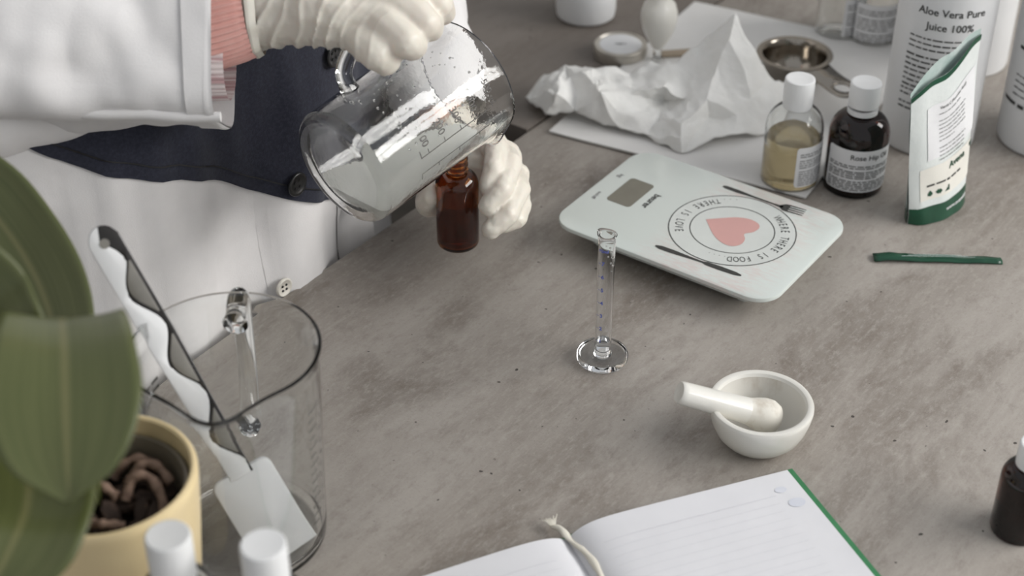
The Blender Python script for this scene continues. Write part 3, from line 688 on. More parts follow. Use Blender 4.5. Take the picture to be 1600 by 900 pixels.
# ------------------------------------------------------------------ open notebook
SPN = P(886, 838, .006); eu = (P(1230, 736, .006) - SPN); eu.z = 0; PWD = eu.length; eu.normalize(); ev = Vector((eu.y, -eu.x, 0))
nb = empty('notebook', (SPN.x, SPN.y, 0), math.atan2(eu.y, eu.x)); tag(nb, 'open lined notebook with green cover lying at the bottom edge', 'notebook')
NL = .21
def zr(u): return .0030 + .0125 * (1 - math.exp(-u / .010)) * (1 - .68 * u / PWD) - .0010 * math.sin(u / PWD * PI) * 0
def zl(u): return .0028 + .0095 * (1 - math.exp(-u / .012)) * (1 - .66 * u / PWD)
def page_block(sgn, zf):
    V, Fc = [], []; n, m = 40, 10
    for lay in (0, 1):
        for i in range(n + 1):
            u = PWD * (i / n) ** 1.5
            for k in range(m + 1): V.append((sgn * u, -NL * k / m, zf(u) if lay == 0 else .0022))
    o2 = (n + 1) * (m + 1)
    for i in range(n):
        for k in range(m):
            a = i * (m + 1) + k; q = (a, a + m + 1, a + m + 2, a + 1); Fc += [q, tuple(x + o2 for x in q)]
        for a in (i * (m + 1), i * (m + 1) + m): Fc.append((a, a + m + 1, a + m + 1 + o2, a + o2))
    for k in range(m):
        for a in (k, n * (m + 1) + k): Fc.append((a, a + 1, a + 1 + o2, a + o2))
    return V, Fc
for sgn, zf in ((1, zr), (-1, zl)):
    pg = obj('page_block', page_block(sgn, zf), M['page'], nb, 50)
    ls = []
    for k in range(26):
        y = -.020 - k * .0072; th = .00035 if k == 0 else .0002; x0, x1 = (.016, PWD - .020) if k == 0 else (.016, PWD - .022); nn = 30; V, Fc = [], []
        for i in range(nn + 1):
            u = x0 + (x1 - x0) * i / nn; V += [(sgn * u, y, zf(u) + .00025), (sgn * u, y - th, zf(u) + .00025)]
        for i in range(nn): Fc.append((2 * i, 2 * i + 2, 2 * i + 3, 2 * i + 1))
        ls.append((V, Fc))
    obj('ruled_lines', join(*ls), pm('page_rule_ink', (.56, .56, .59), .8, var=(90, (.61, .61, .64), .4, .7)), pg, None)
    if sgn == 1:
        eb = []
        for u, y, a, b in ((PWD - .0145, -.016, .0042, .0028), (PWD - .0105, -.030, .0060, .0042)):
            eb.append(([(u + a * math.cos(t), y + b * math.sin(t), zf(u + a * math.cos(t)) + .0003) for t in np.linspace(0, 2 * PI, 21)[:-1]], [tuple(range(20))]))
        obj('page_emblem', join(*eb), pm('pale_blue_print', (.62, .64, .71), .8, var=(90, (.66, .675, .73), .4, .7)), pg, None)
obj('cover', join(prism([(.002, .004), (PWD + .0065, .004), (PWD + .0065, -NL - .004), (.002, -NL - .004)], 0, .0030, .0004), prism([(-PWD - .0065, .004), (-.002, .004), (-.002, -NL - .004), (-PWD - .0065, -NL - .004)], 0, .0021, .0004), box(-.003, .003, -NL - .004, .004, .0, .0012)), M['green'], nb)
rb = spline([(-.0035, .0145, .0040), (-.0015, .006, .0075), (.0005, -.004, .0065), (.003, -.016, .0085), (.0045, -.030, .0092), (.0035, -.048, .0090), (.002, -.075, .008), (.0, -.11, .0075), (-.001, -.20, .0070)], 60); V, Fc = [], []
for i, p in enumerate(rb):
    hw = .0022 + .0003 * math.sin(i * .7); tw = .25 * math.sin(i * .28)
    for q in (-1, 0, 1): V.append((p[0] + q * hw, p[1], p[2] + q * hw * tw + .0004 * (q == 0)))
for i in range(59):
    for k in range(2): Fc.append((i * 3 + k, (i + 1) * 3 + k, (i + 1) * 3 + k + 1, i * 3 + k + 1))
r1 = obj('bookmark_ribbon', (V, Fc), M['ribbon'], nb, 60); sm = r1.modifiers.new('t', 'SOLIDIFY'); sm.thickness = .0007
fy = []
for k in range(9):
    a = Vector((-.0035 + (k - 4) * .0004, .0140, .0045)); fy.append(tube([a, a + Vector(((k - 4) * .0004, .003, .0015)), a + Vector(((k - 4) * .0009, .0050 + .001 * random.random(), .0010 + .002 * random.random()))], [.0004, .0004, .0003], 5))
obj('frayed_end', join(*fy), M['ribbon'], r1)

# ------------------------------------------------------------------ glass jugs
def jug_mesh(Rb, Rt, h, wall, spout, n=96, floor=.004, flare=.0015):
    """glass jug with pouring lip towards local -X"""
    rows = []
    def Rz(z): return Rb + (Rt - Rb) * min(1, max(0, z / h)) ** .9
    o = [(0, .0006), (Rb * .7, .0004), (Rb - .007, 0)]
    for k in range(1, 7):
        t = k / 6 * PI / 2; o.append((Rb - .007 + .007 * math.sin(t), .007 - .007 * math.cos(t)))
    for k in range(1, 25): o.append((Rz(.007 + (h - .007) * k / 24), .007 + (h - .007) * k / 24))
    o[-1] = (Rt + flare, h - .0006)
    tip = [(Rt + flare + .0004, h + .0004), (Rt + flare - .0006, h + .0012), (Rt + flare - .0018, h + .0008)]
    i_ = [(r - wall, z) for r, z in o if z > .012][:-1][::-1]
    i_ += [(Rb - wall - .0008, .0075), (Rb - wall - .004, floor + .0006), (Rb * .6, floor), (0, floor)]
    V, Fc = lathe(o + tip + i_, n); out = []
    for x, y, z in V:
        r = math.hypot(x, y)
        if r > Rb * .8 and z > h * .78:
            k = ((z - h * .78) / (h * .22)); t = math.atan2(y, -x); g = math.exp(-(t / .30) ** 2) * k ** 1.6
            sh_ = -.35 * (math.exp(-((abs(t) - .62) / .22) ** 2)) * k ** 2
            r2 = r + spout * (g + sh_ * .35); dz = -.22 * spout * g
            x, y, z = x * r2 / r, y * r2 / r, z + dz
        out.append((x, y, z))
    return out, Fc
def jug_handle(R, z0, z1, out, rr, drop=.0):
    pth = spline([(R - .0012, 0, z1), (R + out * .55, 0, z1 + .004), (R + out * .97, 0, z1 - .006), (R + out, 0, z1 - .022), (R + out * .96, 0, (z0 + z1) / 2), (R + out * .82, 0, z0 + .018), (R + out * .45, 0, z0 + .002), (R - .0012, 0, z0)], 36)
    rad = [rr * (1.25 if i in (0, 35) else 1.1 if i in (1, 34) else 1) for i in range(36)]
    return tube(pth, rad, 18, True, Vector((0, 1, 0)), .8)
def jug_print(vf, Rf, phi):
    """flat print (x around, y up) on the jug wall"""
    out = []
    for v in vf[0]:
        R = Rf(v[1]) + .0004; out.append((R * math.cos(phi + v[0] / R), R * math.sin(phi + v[0] / R), v[1]))
    return out, vf[1]
# the big empty jug on the table
rcj = P(350, 545, .150); RB, RTP, HJ = .0500, .0548, .150
tj = empty('glass_jug', (rcj.x, rcj.y, 0), PI / 2 + .05); tag(tj, 'large empty glass measuring jug holding the spatula, beside the yellow pot', 'measuring jug')
obj('jug_body', jug_mesh(RB, RTP, HJ, .0026, .0095), M['glass'], tj)
obj('handle', jug_handle(RTP - .002, .050, .130, .030, .0080), M['glass'], tj)
Rj = lambda z: RB + (RTP - RB) * (max(z, 0) / HJ) ** .9
tk = []
for k in range(14): tk.append(move2(quad2d(-.0035, .0035 + (.003 if k % 2 else 0), 0, .0013), 0, .030 + k * .0068))
for k in range(9): tk.append(move2(quad2d(.009, .0145, 0, .0013), 0, .040 + k * .0095))
obj('tick_marks', jug_print(join(*tk), Rj, -2.0), M['glassink'], tj)
obj('fine_print', jug_print(fineprint(-.016, .012, .112, 2, .006, .0024, 31), Rj, 1.38), M['glassink'], tj)

# the jug in the hand
Cb, Cr = at(530, 268, 1.06), at(727, 124, 1.122); ja = (Cr - Cb); JH = ja.length; ja.normalize()
iv = (RT * -.59 + UP * .81); q2 = ja.cross(iv).normalized()
if q2.dot(FW) > 0: q2 = -q2
q1 = q2.cross(ja).normalized()
if q1.dot(UP) < 0: q1 = -q1
ju = (q1 * math.cos(math.radians(28)) + q2 * math.sin(math.radians(28))).normalized(); jy = ja.cross(ju)
JM = Matrix(((ju.x, jy.x, ja.x, Cb.x), (ju.y, jy.y, ja.y, Cb.y), (ju.z, jy.z, ja.z, Cb.z), (0, 0, 0, 1)))
hj = empty('pouring_jug'); hj.matrix_world = JM; tag(hj, 'tilted glass measuring jug with milky liquid poured by the gloved right hand', 'measuring jug')
JB, JT = .0425, .0440
obj('jug_body', jug_mesh(JB, JT, JH, .0020, .007), M['wetglass'], hj)
obj('handle', jug_handle(JT - .002, .034, .106, .029, .0062), M['glass'], hj)
Rh = lambda z: JB + (JT - JB) * (max(z, 0) / JH) ** .9
def jphi(t):
    d = q1 * math.cos(math.radians(t)) + q2 * math.sin(math.radians(t)); return math.atan2(d.dot(jy), d.dot(ju))
sgnj = 1 if (jphi(131) - jphi(130)) < 0 else 1
pt = []
for k, s_ in enumerate(('100', '200', '300', '400')): pt.append(move2(text2d(s_, .0085, 'CENTER', .01, .9), 0, .040 + .0155 * k))
pt.append(move2(text2d('500 ml', .0075, 'CENTER', .01, .9), .001, .104))
obj('numeral_print', jug_print(join(*pt), Rh, jphi(116)), M['glassink'], hj)
tk = [quad2d(-.0004, .0004, .036, .103, .0004), quad2d(-.0052, .0004, .0358, .0366)]
for k in range(5): tk.append(quad2d(-.0035, .0002, .043 + .0155 * k, .0437 + .0155 * k))
obj('tick_marks', jug_print(join(*tk), Rh, jphi(131)), M['glassink'], hj)
tk = [quad2d(-.0004, .0004, .034, .100, .0004), quad2d(-.0004, .005, .034, .0348)] + [quad2d(0, .003, .05 + .02 * k, .0507 + .02 * k) for k in range(3)]
obj('tick_marks', jug_print(join(*tk), Rh, jphi(147)), M['glassink'], hj)
# droplets clinging to the inside of the glass
def droplets(spots):
    bm = bmesh.new()
    for p, r in spots: bmesh.ops.create_icosphere(bm, subdivisions=2, radius=r, matrix=Matrix.Translation(p))
    me = bpy.data.meshes.new('droplets'); bm.to_mesh(me); bm.free(); return me
R = random.Random(21); spots = []
for k in range(90):
    z = R.uniform(.02, JH - .015); a = jphi(R.uniform(20, 125)); r = Rh(z) - .0022; spots.append((Vector((r * math.cos(a), r * math.sin(a), z)), R.choice((.0004, .0005, .0007, .0010))))
obj('droplets', droplets(spots), M['water'], hj)['kind'] = 'stuff'
spots = [(Vector((.0050 * math.cos(a), .0050 * math.sin(a), z)), r) for a, z, r in ((-1.2, .101, .0009), (-.9, .097, .0008), (-1.4, .094, .0007), (-.7, .092, .0010), (-1.0, .088, .0007), (-.5, .085, .0009), (-.8, .081, .0006), (-1.7, .103, .0006))]
obj('droplets', droplets(spots), M['water'], mc)['kind'] = 'stuff'
# milky liquid: the jug's inside below a level plane
bm = bmesh.new(); V, Fc = lathe([(0, .0044), (JB * .6, .0044), (JB - .0062, .0056), (JB - .0032, .0085), (JB - .0026, .014), (JT - .0026, JH - .003), (0, JH - .003)], 72)
bvs = [bm.verts.new(JM @ Vector(v)) for v in V]
for f in Fc: bm.faces.new([bvs[i] for i in f])
ZL = .147
rs = bmesh.ops.bisect_plane(bm, geom=bm.verts[:] + bm.edges[:] + bm.faces[:], plane_co=(0, 0, ZL), plane_no=(0, 0, 1), clear_outer=True)
bmesh.ops.contextual_create(bm, geom=[e for e in rs['geom_cut'] if isinstance(e, bmesh.types.BMEdge)])
bmesh.ops.transform(bm, matrix=JM.inverted(), verts=bm.verts[:])
me = bpy.data.meshes.new('liquid'); bm.to_mesh(me); bm.free(); obj('liquid', me, M['milky'], hj, 30)

# ------------------------------------------------------------------ spatula leaning in the big jug
sb, sr_ = P(452, 866, .0075), P(229, 489, .1545); sd = (sr_ - sb).normalized(); face = (CAM - (sb + sr_) / 2); face = (face - sd * face.dot(sd)).normalized()
sxv = sd.cross(face); sxv = -sxv if sxv.x < 0 else sxv
face = sxv.cross(sd); face = -face if face.y > 0 else face
off = face * 0.0
SMt = Matrix(((sxv.x, sd.x, face.x, sb.x), (sxv.y, sd.y, face.y, sb.y), (sxv.z, sd.z, face.z, sb.z), (0, 0, 0, 1)))
if SMt.to_3x3().determinant() < 0:
    face = -face; SMt = Matrix(((sxv.x, sd.x, face.x, sb.x), (sxv.y, sd.y, face.y, sb.y), (sxv.z, sd.z, face.z, sb.z), (0, 0, 0, 1)))
sp = empty('spatula'); sp.matrix_world = SMt; tag(sp, 'white silicone spatula with dark wavy handle leaning in the empty glass jug', 'spatula')
bw = .0195
blade = [(-bw, .0), (bw, .003), (bw, .058)] + [(bw - .006 + .006 * math.cos(t), .058 + .006 * math.sin(t)) for t in np.linspace(.2, PI / 2, 5)] + [(-bw + .006 - .006 * math.sin(t), .058 + .006 * math.cos(t)) for t in np.linspace(0, PI / 2, 5)]
obj('blade', prism(blade, -.0025, .0025, .0009), M['rubber'], sp)
TL = .234; ys = np.linspace(.060, TL - .0085, 60)
def hwid(y): return .0076 + .0020 * min(1, max(0, (y - .08) / .08))
def wave(y):                                                   # border between the white and the dark half
    return .0012 + .0054 * math.cos((y - .1655) / .0505 * 2 * PI) - (.0052 * (y - .210) / .012 if y > .210 else 0)
def clampw(y): return max(-hwid(y) * .6, min(hwid(y) - .0012, wave(y)))
le = [(-hwid(y), y) for y in ys]; re_ = [(clampw(y), y) for y in ys]
ctop = [(-.0088 * math.cos(t), TL - .0085 + .0085 * math.sin(t)) for t in np.linspace(0, PI / 2, 6)[1:]]
obj('handle', prism(le + ctop + re_[::-1], -.0032, .0032, .0008), M['rubber'], sp)
dk = [(clampw(y) + .0001, y) for y in ys]; dr = [(hwid(y), y) for y in ys]
dtop = [(.0088 * math.cos(t), TL - .0085 + .0085 * math.sin(t)) for t in np.linspace(0, PI / 2, 6)[1:]]
dh = obj('dark_handle_edge', prism(dr + dtop + dk[::-1], -.0030, .0030, .0006), M['smoke'], sp)
for c0 in (.0895, .140, .1905):                                  # smoky windows
    y_ = [y for y in np.linspace(c0 - .019, c0 + .019, 25)]; lo = [(clampw(y) + .0021, y) for y in y_ if hwid(y) - clampw(y) > .0050]; hi = [(hwid(y) - .0022, y) for y in y_ if hwid(y) - clampw(y) > .0050]
    if len(lo) > 3: obj('handle_window', prism(lo + hi[::-1], -.0033, .0033, .0002), M['smokewin'], dh)
obj('hang_hole', xf(lathe([(0, -.0036), (.0030, -.0036), (.0030, .0036), (0, .0036)], 24), Matrix.Translation((-.0005, TL - .0105, 0))), M['smokewin'], sp)

# ------------------------------------------------------------------ orchid in a yellow pot
PC = P(160, 738, .145); OR = empty('potted_orchid', (PC.x, PC.y, 0)); ZP = .026; tag(OR, 'orchid with broad green leaves in a yellow ceramic pot', 'potted plant')
obj('pot', lathe([(0, .001), (.034, .001), (.0355, 0), (.0375, .002), (.0480, .111), (.0500, .138), (.0502, .1425), (.0492, .1445), (.0475, .1450), (.0462, .1440), (.0456, .139), (.0440, .106), (.034, .006), (0, .005)], 72), M['pot'], OR)
obj('liner_pot', lathe([(.0410, .106), (.0430, .132), (.0438, .1345), (.0420, .1345), (.0408, .130), (.0385, .106)], 64), M['liner'], OR)
obj('substrate', lathe([(0, .108), (.02, .110), (.0400, .106), (.0400, .096), (0, .096)], 40), M['soil'], OR)
R = random.Random(5)
for k in range(44):
    a, r = R.random() * 2 * PI, .037 * math.sqrt(R.random()); s_ = R.uniform(.004, .008); n = 7
    poly = [(s_ * (1.5 * math.cos(t)) * R.uniform(.7, 1.1), s_ * .8 * math.sin(t) * R.uniform(.7, 1.1)) for t in np.linspace(0, 2 * PI, n + 1)[:-1]]
    o = obj('bark_chip', prism(poly, -.0018, .0022, .0006), M['bark'], OR, 30); o.location = (r * math.cos(a), r * math.sin(a), .113 + R.random() * .005); o.rotation_euler = (R.uniform(-.7, .7), R.uniform(-.7, .7), R.random() * 6)
for k, pts in enumerate(([(.006, .020, .092), (.014, .027, .101), (.024, .026, .102), (.033, .018, .096)], [(.008, .006, .094), (.014, .014, .104), (.024, .012, .104), (.031, .002, .098), (.034, -.006, .090)], [(-.004, .030, .090), (.004, .034, .098), (.014, .036, .099), (.022, .033, .092)], [(-.01, -.012, .092), (0, -.018, .097), (.012, -.016, .094)], [(.026, -.010, .091), (.020, -.022, .096), (.008, -.028, .091)], [(-.02, .014, .092), (-.008, .012, .100), (.004, .006, .096)])):
    p = [(x * .93, y * .93, z + ZP) for x, y, z in spline(pts, 18)]; obj('root', tube(p, [.0027 + .0005 * math.sin(i * 1.3 + k) for i in range(18)], 10), M['root'], OR)
OI = Matrix.Translation((-PC.x, -PC.y, 0))
def leaf(pts, widths, fold, nrm=None, n=40, m=14):
    """blade along a midrib of world points; widths are half widths; fold lifts the sides"""
    mid = [Vector(p) for p in spline(pts, n)]; wd = [float(x[0]) for x in spline([(w_,) for w_ in widths], n)]; V, Fc, UV = [], [], []
    for i, p in enumerate(mid):
        t = (mid[min(i + 1, n - 1)] - mid[max(i - 1, 0)]).normalized(); sd_ = (nrm[0].lerp(nrm[1], i / (n - 1))); sd_ = (sd_ - t * sd_.dot(t)).normalized(); nr = t.cross(sd_); 
        if nr.dot(CAM - p) < 0: nr = -nr
        for k in range(m + 1):
            q = -1 + 2 * k / m; V.append(OI @ (p + sd_ * q * max(wd[i], .0004) + nr * (fold * abs(q) ** 1.5 * wd[i] + .0015 * nz((i * .12, q * 1.4, fold * 10), 1)))); UV.append((k / m, i / (n - 1)))
    for i in range(n - 1):
        for k in range(m): Fc.append((i * (m + 1) + k, (i + 1) * (m + 1) + k, (i + 1) * (m + 1) + k + 1, i * (m + 1) + k + 1))
    o = obj('leaf', (V, Fc), M['leaf'], OR, 80); uv = o.data.uv_layers.new(name='UVMap')
    for lp in o.data.loops: uv.data[lp.index].uv = UV[lp.vertex_index]
    s2 = o.modifiers.new('thickness', 'SOLIDIFY'); s2.thickness = .0016; s2.offset = -1
    return o
base = Vector((PC.x - .012, PC.y + .004, .120))
X1 = Vector((1, 0, 0))
leaf([base, at(110, 600, .83), at(100, 520, .80), at(97, 497, .775), at(100, 545, .745), at(103, 640, .725), at(106, 730, .715), at(108, 786, .712)], [.006, .018, .026, .0280, .0320, .0350, .024, .001], .16, (X1, X1))
leaf([base, at(95, 600, .87), at(75, 480, .89), at(28, 385, .90), at(-40, 300, .90), at(-120, 240, .90)], [.007, .022, .028, .029, .026, .010], .22, (Vector((1, 0, .15)), Vector((.72, .3, .62))))
leaf([base, at(30, 560, .80), at(-20, 470, .80), at(-90, 420, .79), at(-150, 430, .78)], [.007, .020, .026, .024, .006], .18, (Vector((.9, .2, .35)), Vector((.5, .3, .8))))
leaf([base, at(70, 700, .80), at(50, 720, .77), at(40, 800, .735), at(10, 870, .72), at(-30, 950, .715)], [.007, .022, .029, .031, .026, .003], .25, (Vector((1, -.1, .05)), Vector((.9, .1, -.2))))

# ------------------------------------------------------------------ the person
PN = empty('person', (-.275, 1.092, FLOOR)); tag(PN, 'person in a white and navy coat and latex gloves pouring from a jug', 'person')
PI_M = Matrix.Translation((.275, -1.092, -FLOOR)); BC = Vector((-.275, 1.092, 0))
def pobj(name, vf, m, parent=PN, smooth=60):
    if isinstance(vf, bpy.types.Mesh): vf.transform(PI_M); return obj(name, vf, m, parent, smooth)
    return obj(name, xf(vf, PI_M), m, parent, smooth)
def B(u, v, z): return BC + ED * u + EN * v + Vector((0, 0, z))
WR = [at(396, 18, 1.045), at(250, 40, 1.035), at(80, 60, 1.02)]
ELB = at(-170, 30, 1.02); SHR = B(-.20, 0, .50)
WL = at(702, 212, 1.30); ELL = B(.315, .03, .26); SHL = B(.20, 0, .50)
bodyc = [[(B(-.10, 0, FLOOR + .08), .045), (B(-.10, .01, FLOOR + .45), .055), (B(-.085, -.01, -.06), .072)], [(B(.10, 0, FLOOR + .08), .045), (B(.10, .01, FLOOR + .45), .055), (B(.075, -.01, -.06), .072)],
         [(B(-.10, .08, FLOOR + .035), .035), (B(-.10, -.02, FLOOR + .05), .04)], [(B(.10, .08, FLOOR + .035), .035), (B(.10, -.02, FLOOR + .05), .04)],
         [(B(-.07, 0, 0), .08), (B(-.07, 0, .2), .078), (B(-.09, 0, .42), .085)], [(B(.06, -.01, 0), .075), (B(.06, 0, .2), .078), (B(.09, 0, .42), .085)], [(B(0, 0, -.02), .09), (B(0, 0, .45), .09), (B(0, 0, .60), .05), (B(0, .02, .66), .055)],
         [(B(0, .03, .66), .068), (B(0, .01, .76), .088)], [(B(0, .10, .70), .012), (B(0, .09, .735), .008)], [(B(-.085, 0, .70), .014), (B(-.085, 0, .73), .014)], [(B(.085, 0, .70), .014), (B(.085, 0, .73), .014)],
         [(SHR, .045), (ELB, .034), (at(-20, 60, 1.01), .032), (at(120, 62, 1.025), .030), (WR[1], .028), (WR[0], .0262)], [(SHL, .045), (ELL, .034), (at(625, -60, 1.36), .030), (at(650, 40, 1.33), .027), (at(672, 120, 1.315), .025), (WL, .022)], [(B(-.12, 0, .50), .06), (B(.12, 0, .50), .06)]]
pobj('body', blob(bodyc, .009, 4), M['skin'])
pobj('hair', blob([[(B(0, -.02, .78), .092), (B(0, -.06, .70), .075), (B(0, -.07, .60), .045)]], .01, 4), M['hair'])
pobj('trousers', blob([[(B(-.10, 0, FLOOR + .07), .062), (B(-.10, .01, FLOOR + .45), .072), (B(-.085, -.02, -.12), .085)], [(B(.10, 0, FLOOR + .07), .062), (B(.085, -.01, FLOOR + .45), .068), (B(.072, -.02, -.12), .082)]], .012, 4), M['trousers'])

# coat: lower white panel, navy panel, upper white panel; a = .24, b = .135 at waist height
def seam_low(t): return .074 + (t - 87) * .0023 + .006 * math.sin(t * .13) * (1 if t > 95 else .3)
def seam_top(t): return .222 + (t - 87) * .0017
def coat_pt(t, z, eps=0.0):
    """t in degrees around the body, 90 = front (towards the table)"""
    a, b = .238, .134; q = math.radians(t)
    low = max(0, .1 - z); up_ = max(0, z - .30); k = 1 + low * .18 - max(0, up_) ** 1.5 * 1.9
    if z > .50: k *= max(.16, 1 - ((z - .50) / .13) ** 2 * .75)
    fold = (.010 * math.sin(q * 9 + z * 5 + 1) + .007 * nz((math.cos(q) * 1.5, math.sin(q) * 1.5, z * 1.3), 3.2)) * (.35 + min(1, max(0, .30 - z) * 1.6)) + .004 * nz((q, z, 2), 13)
    fr_ = max(0, 1 - abs(t - 95) / 60); fold -= .008 * fr_ + (.042 * min(1, (84 - t) / 40) if 20 < t < 84 else .042 * max(0, t / 20) if 0 <= t <= 20 else 0) * max(0, min(1, (.12 - z) / .12))
    fold += .0045 * math.sin(q * 17 + z * 9 + 2.2 * nz((q * 2, z * 2, 5), 1)) * min(1, max(0, (.20 - z) * 6))
    return B(a * k * math.cos(q) + fold * math.cos(q), b * k * math.sin(q) + fold * math.sin(q) * 1.0, z) + (ED * math.cos(q) * b + EN * math.sin(q) * a).normalized() * eps
def coat_band(zlo, zhi, eps=0, n=180, m=30, t0=0, t1=360):
    V, Fc = [], []; full = t1 - t0 == 360; c = n if full else n + 1
    for k in range(m + 1):
        for i in range(c):
            t = t0 + (t1 - t0) * i / n; a, b = zlo(t), zhi(t); z = a + (b - a) * k / m; V.append(coat_pt(t, z, eps))
    for k in range(m):
        for i in range(n): Fc.append((k * c + i, k * c + (i + 1) % c, (k + 1) * c + (i + 1) % c, (k + 1) * c + i))
    return V, Fc
def wrapt(f): return lambda t: f(90 + max(-75, min(75, (t if t <= 270 else t - 360) - 90)))
lo_, hi_ = wrapt(seam_low), wrapt(seam_top)
pobj('coat_skirt', coat_band(lambda t: -.46, lambda t: lo_(t) + .003), M['coat'])
nv = pobj('navy_panel', coat_band(lambda t: lo_(t), lambda t: hi_(t), .0022), M['navy'])
pobj('coat_chest', coat_band(lambda t: hi_(t) - .003, lambda t: .63), M['coat'])
pobj('seam_piping', join(coat_band(lambda t: lo_(t) + .0115, lambda t: lo_(t) + .0127, .0028, 180, 1)), M['black'], nv)
for tq, nm in ((72, 'placket'), (94, 'placket')):
    V, Fc = coat_band(lambda t: -.20, lambda t: lo_(t) - .001, .0009, 3, 40, tq - 1.0, tq + 1.0); pobj(nm, (V, Fc), M['coat'])
def button(px, py, r, m, holes=True):
    # find the coat under this spot
    best = None; d = ray(px, py).normalized()
    for t in np.arange(40, 150, 1.0):
        for z in np.arange(-.05, .32, .004):
            q = coat_pt(t, z, .004); c = (q - CAM).cross(d).length
            if best is None or c < best[0]: best = (c, q, t)
    q = best[1]; nn = (ED * math.cos(math.radians(best[2])) * .134 + EN * math.sin(math.radians(best[2])) * .238).normalized()
    rot = nn.to_track_quat('Z', 'Y').to_matrix().to_4x4()
    vf = lathe([(0, 0), (r * .9, 0), (r, .0008), (r, .0022), (r * .9, .003), (r * .72, .0026), (r * .66, .002), (0, .0018)], 32)
    o = pobj('button', xf(vf, Matrix.Translation(q) @ rot), m)
    for sx in (-1, 1):
        for sy in (-1, 1): pobj('thread_hole', xf(lathe([(0, .0018), (r * .13, .0018), (r * .13, .0025), (0, .0025)], 12), Matrix.Translation(q) @ rot @ Matrix.Translation((sx * r * .25, sy * r * .25, 0))), M['black'], o)
button(518, 88, .0095, M['black']); button(464, 290, .0095, M['black']); button(447, 447, .0078, M['ivory'])

def sleeve(path, rad, amp, seed, n=64, N=90, open_=True, sq=1.0, kf=1.0, boxy=0.0, hint=Vector((0, 0, 1)), fade=1.6):
    pts = spline([(*Vector(p), r) for p, r in zip(path, rad)], N); V, Fc = tube([Vector(p[:3]) for p in pts], [p[3] for p in pts], n, not open_, hint, sq); out = []
    for i in range(N):
        c = Vector(pts[i][:3]); tt = i / (N - 1)
        for k in range(n):
            v = V[i * n + k]; e = min(1, tt * 4 + .25); q = 2 * PI * k / n; bp_ = 2 + boxy * max(0, 1 - tt * fade)
            v = c + (v - c) * (abs(math.cos(q)) ** bp_ + abs(math.sin(q)) ** bp_) ** (-1 / bp_); d = (v - c).normalized()
            out.append(v + d * amp * e * (nz(v, 17 * kf, seed) * 1.2 + .6 * nz(v, 42 * kf, seed + 2) + .5 * abs(nz(v, 26 * kf, seed + 5))))
    return out, Fc
rs_ = pobj('right_sleeve', sleeve([at(347, 74, 1.030), at(250, 76, 1.030), at(120, 72, 1.025), at(-20, 62, 1.01), ELB + Vector((0, 0, 0)), (ELB + SHR) / 2, SHR], [.0485, .0490, .0500, .052, .060, .066, .072], .0070, 1, boxy=3.5, hint=-FW, sq=.86), M['coat'])
V, Fc = sleeve([at(349, 74, 1.030), at(341, 74, 1.030), at(333, 74, 1.030), at(305, 75, 1.030)], [.0498, .0505, .0504, .0500], .0022, 1, N=14, boxy=3.3, hint=-FW, sq=.86, fade=.1); pobj('cuff_hem', (V, Fc), M['coat'], rs_)
hm = [at(x, 184 - (348 - x) * .03 + 1.2 * math.sin(x * .05), 1.000) for x in range(345, -60, -12)]
pobj('sleeve_seam', tube(hm, [.0024] * len(hm), 8, True, Vector((0, 0, 1)), 1.5), M['coat'], rs_)
pobj('sleeve_underfold', sleeve([at(186, 180, 1.05), at(120, 168, 1.05), at(40, 156, 1.045), at(-60, 146, 1.04), at(-160, 120, 1.03)], [.002, .020, .034, .041, .040], .004, 8, N=50, open_=False), M['coat'], rs_)
ls_ = pobj('left_sleeve', sleeve([at(694, 186, 1.305), at(672, 120, 1.315), at(650, 40, 1.33), at(625, -60, 1.36), ELL, (ELL + SHL) / 2, SHL], [.036, .040, .043, .046, .058, .066, .072], .006, 4), M['coat'])
# pink rib knit cuff and striped shirt cuff inside the right sleeve
def ribbed(path, rad, n=360, ribs=44, amp=.0010):
    pts = spline([(*Vector(p), r) for p, r in zip(path, rad)], 16); V, Fc = tube([Vector(p[:3]) for p in pts], [p[3] for p in pts], n, False); out = []
    for i in range(16):
        c = Vector(pts[i][:3])
        for k in range(n): v = V[i * n + k]; out.append(v + (v - c).normalized() * amp * (math.sin(2 * PI * ribs * k / n) + .4 * nz(v, 60)))
    return out, Fc
pobj('knit_cuff', ribbed([at(390, 24, 1.040), at(372, 27, 1.040), at(335, 36, 1.039), at(300, 42, 1.037)], [.0265, .0278, .0290, .0300]), M['rib'])
pobj('shirt_cuff', ribbed([at(359, 96, 1.046), at(340, 96, 1.046), at(300, 96, 1.046)], [.0250, .0252, .0256], amp=.0003), M['stripe'])

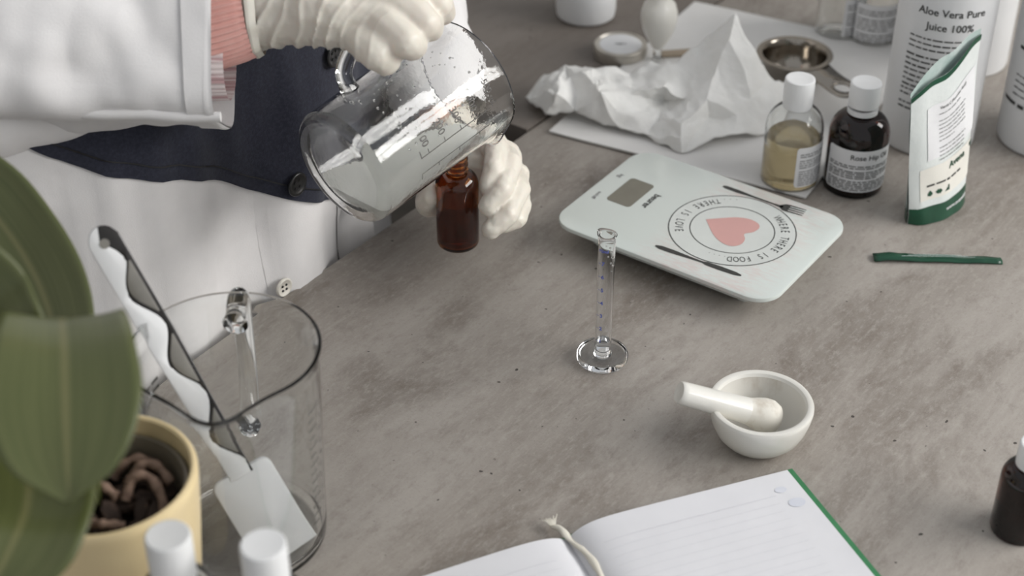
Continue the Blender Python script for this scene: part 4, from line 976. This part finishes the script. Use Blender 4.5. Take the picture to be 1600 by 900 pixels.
# gloved hands: each one continuous surface
G = lambda x, y, d: at(x, y, d)
rh = [[(G(402, 18, 1.044), .0268), (G(440, 12, 1.040), .0255), (G(490, 10, 1.035), .0265), (G(530, 12, 1.030), .0265)],
      [(G(490, 10, 1.035), .0255), (G(548, 42, 1.030), .0150)], [(G(500, 5, 1.03), .0255), (G(582, 16, 1.022), .0160)], [(G(510, -10, 1.03), .0255), (G(614, -8, 1.022), .0160)], [(G(520, -20, 1.03), .0250), (G(640, -30, 1.030), .0150)],
      [(G(548, 42, 1.030), .0140), (G(588, 84, 1.012), .0112), (G(602, 93, 1.020), .0108), (G(606, 78, 1.056), .0088), (G(592, 60, 1.066), .0080)],
      [(G(582, 16, 1.022), .0140), (G(634, 64, 1.010), .0112), (G(644, 70, 1.022), .0106), (G(642, 55, 1.060), .0088), (G(626, 38, 1.07), .0080)],
      [(G(614, -8, 1.022), .0140), (G(664, 36, 1.018), .0108), (G(671, 42, 1.034), .0100), (G(662, 30, 1.066), .0085), (G(648, 14, 1.075), .0078)],
      [(G(640, -30, 1.030), .0130), (G(684, 6, 1.032), .0105), (G(690, 18, 1.050), .0098), (G(676, 8, 1.075), .0085)],
      [(G(500, -20, 1.04), .020), (G(580, -50, 1.06), .0135), (G(640, -45, 1.075), .0115), (G(684, -20, 1.085), .0100)]]
m_ = blob(rh, .0013, 7); axd = (G(560, 40, 1.03) - G(400, 20, 1.04)).normalized(); o0 = G(400, 20, 1.04)
def wr_r(p):
    s_ = (p - o0).dot(axd); z_ = (p - o0).dot(UP); k = max(0, min(1, s_ / .008)) * max(0, 1 - max(0, s_ - .045) / .055)
    ph_ = s_ * 1000 - z_ * 420 + 9 * nz(p, 32, 2); w1 = max(0, math.sin(ph_ / 1.9) * .5 + .5) ** 5
    return (.0014 + .0016 * max(0, nz(p, 30, 8) + .3)) * k * w1 - .0003 * k + .0005 * nz(p, 90, 4)
rg = pobj('right_glove', displace(m_, wr_r), M['glove'])
pobj('glove_cuff', ribbed([at(393, 20, 1.043), at(399, 19.5, 1.043), at(408, 19, 1.043)], [.0292, .0290, .0272], ribs=9, amp=.0007), M['glove'], rg)
lh = [[(G(692, 172, 1.312), .0235), (G(700, 205, 1.305), .024), (G(715, 232, 1.30), .024), (G(745, 262, 1.275), .022)],
      [(G(735, 240, 1.285), .020), (G(768, 226, 1.262), .0130)], [(G(745, 255, 1.28), .020), (G(790, 246, 1.262), .0135)], [(G(750, 270, 1.28), .020), (G(802, 278, 1.262), .0135)], [(G(745, 285, 1.28), .020), (G(806, 306, 1.262), .0120)],
      [(G(768, 226, 1.262), .0110), (G(776, 232, 1.225), .0092), (G(771, 262, 1.206), .0085), (G(764, 292, 1.204), .0078)],
      [(G(790, 246, 1.262), .0115), (G(797, 256, 1.222), .0095), (G(784, 296, 1.200), .0087), (G(763, 322, 1.199), .0078)],
      [(G(802, 278, 1.262), .0115), (G(810, 296, 1.222), .0095), (G(793, 336, 1.200), .0086), (G(768, 358, 1.199), .0078)],
      [(G(806, 306, 1.262), .0105), (G(814, 324, 1.230), .0085), (G(806, 342, 1.214), .0078), (G(788, 350, 1.212), .0070)],
      [(G(715, 250, 1.295), .020), (G(690, 292, 1.272), .0155), (G(672, 318, 1.250), .0115), (G(668, 313, 1.226), .0095), (G(673, 303, 1.212), .0082)]]
m_ = blob(lh, .0012, 5)
def wr_l(p): return .0010 * nz(p, 70, 1) + .0009 * abs(nz(p, 120, 6))
pobj('left_glove', displace(m_, wr_l), M['glove'])

for o in S.objects:
    if o.parent and o.name.split('.')[0] in ('fine_print', 'small_print', 'ruled_lines', 'tick_marks', 'frayed_end', 'ring_dots'): o['kind'] = 'stuff'
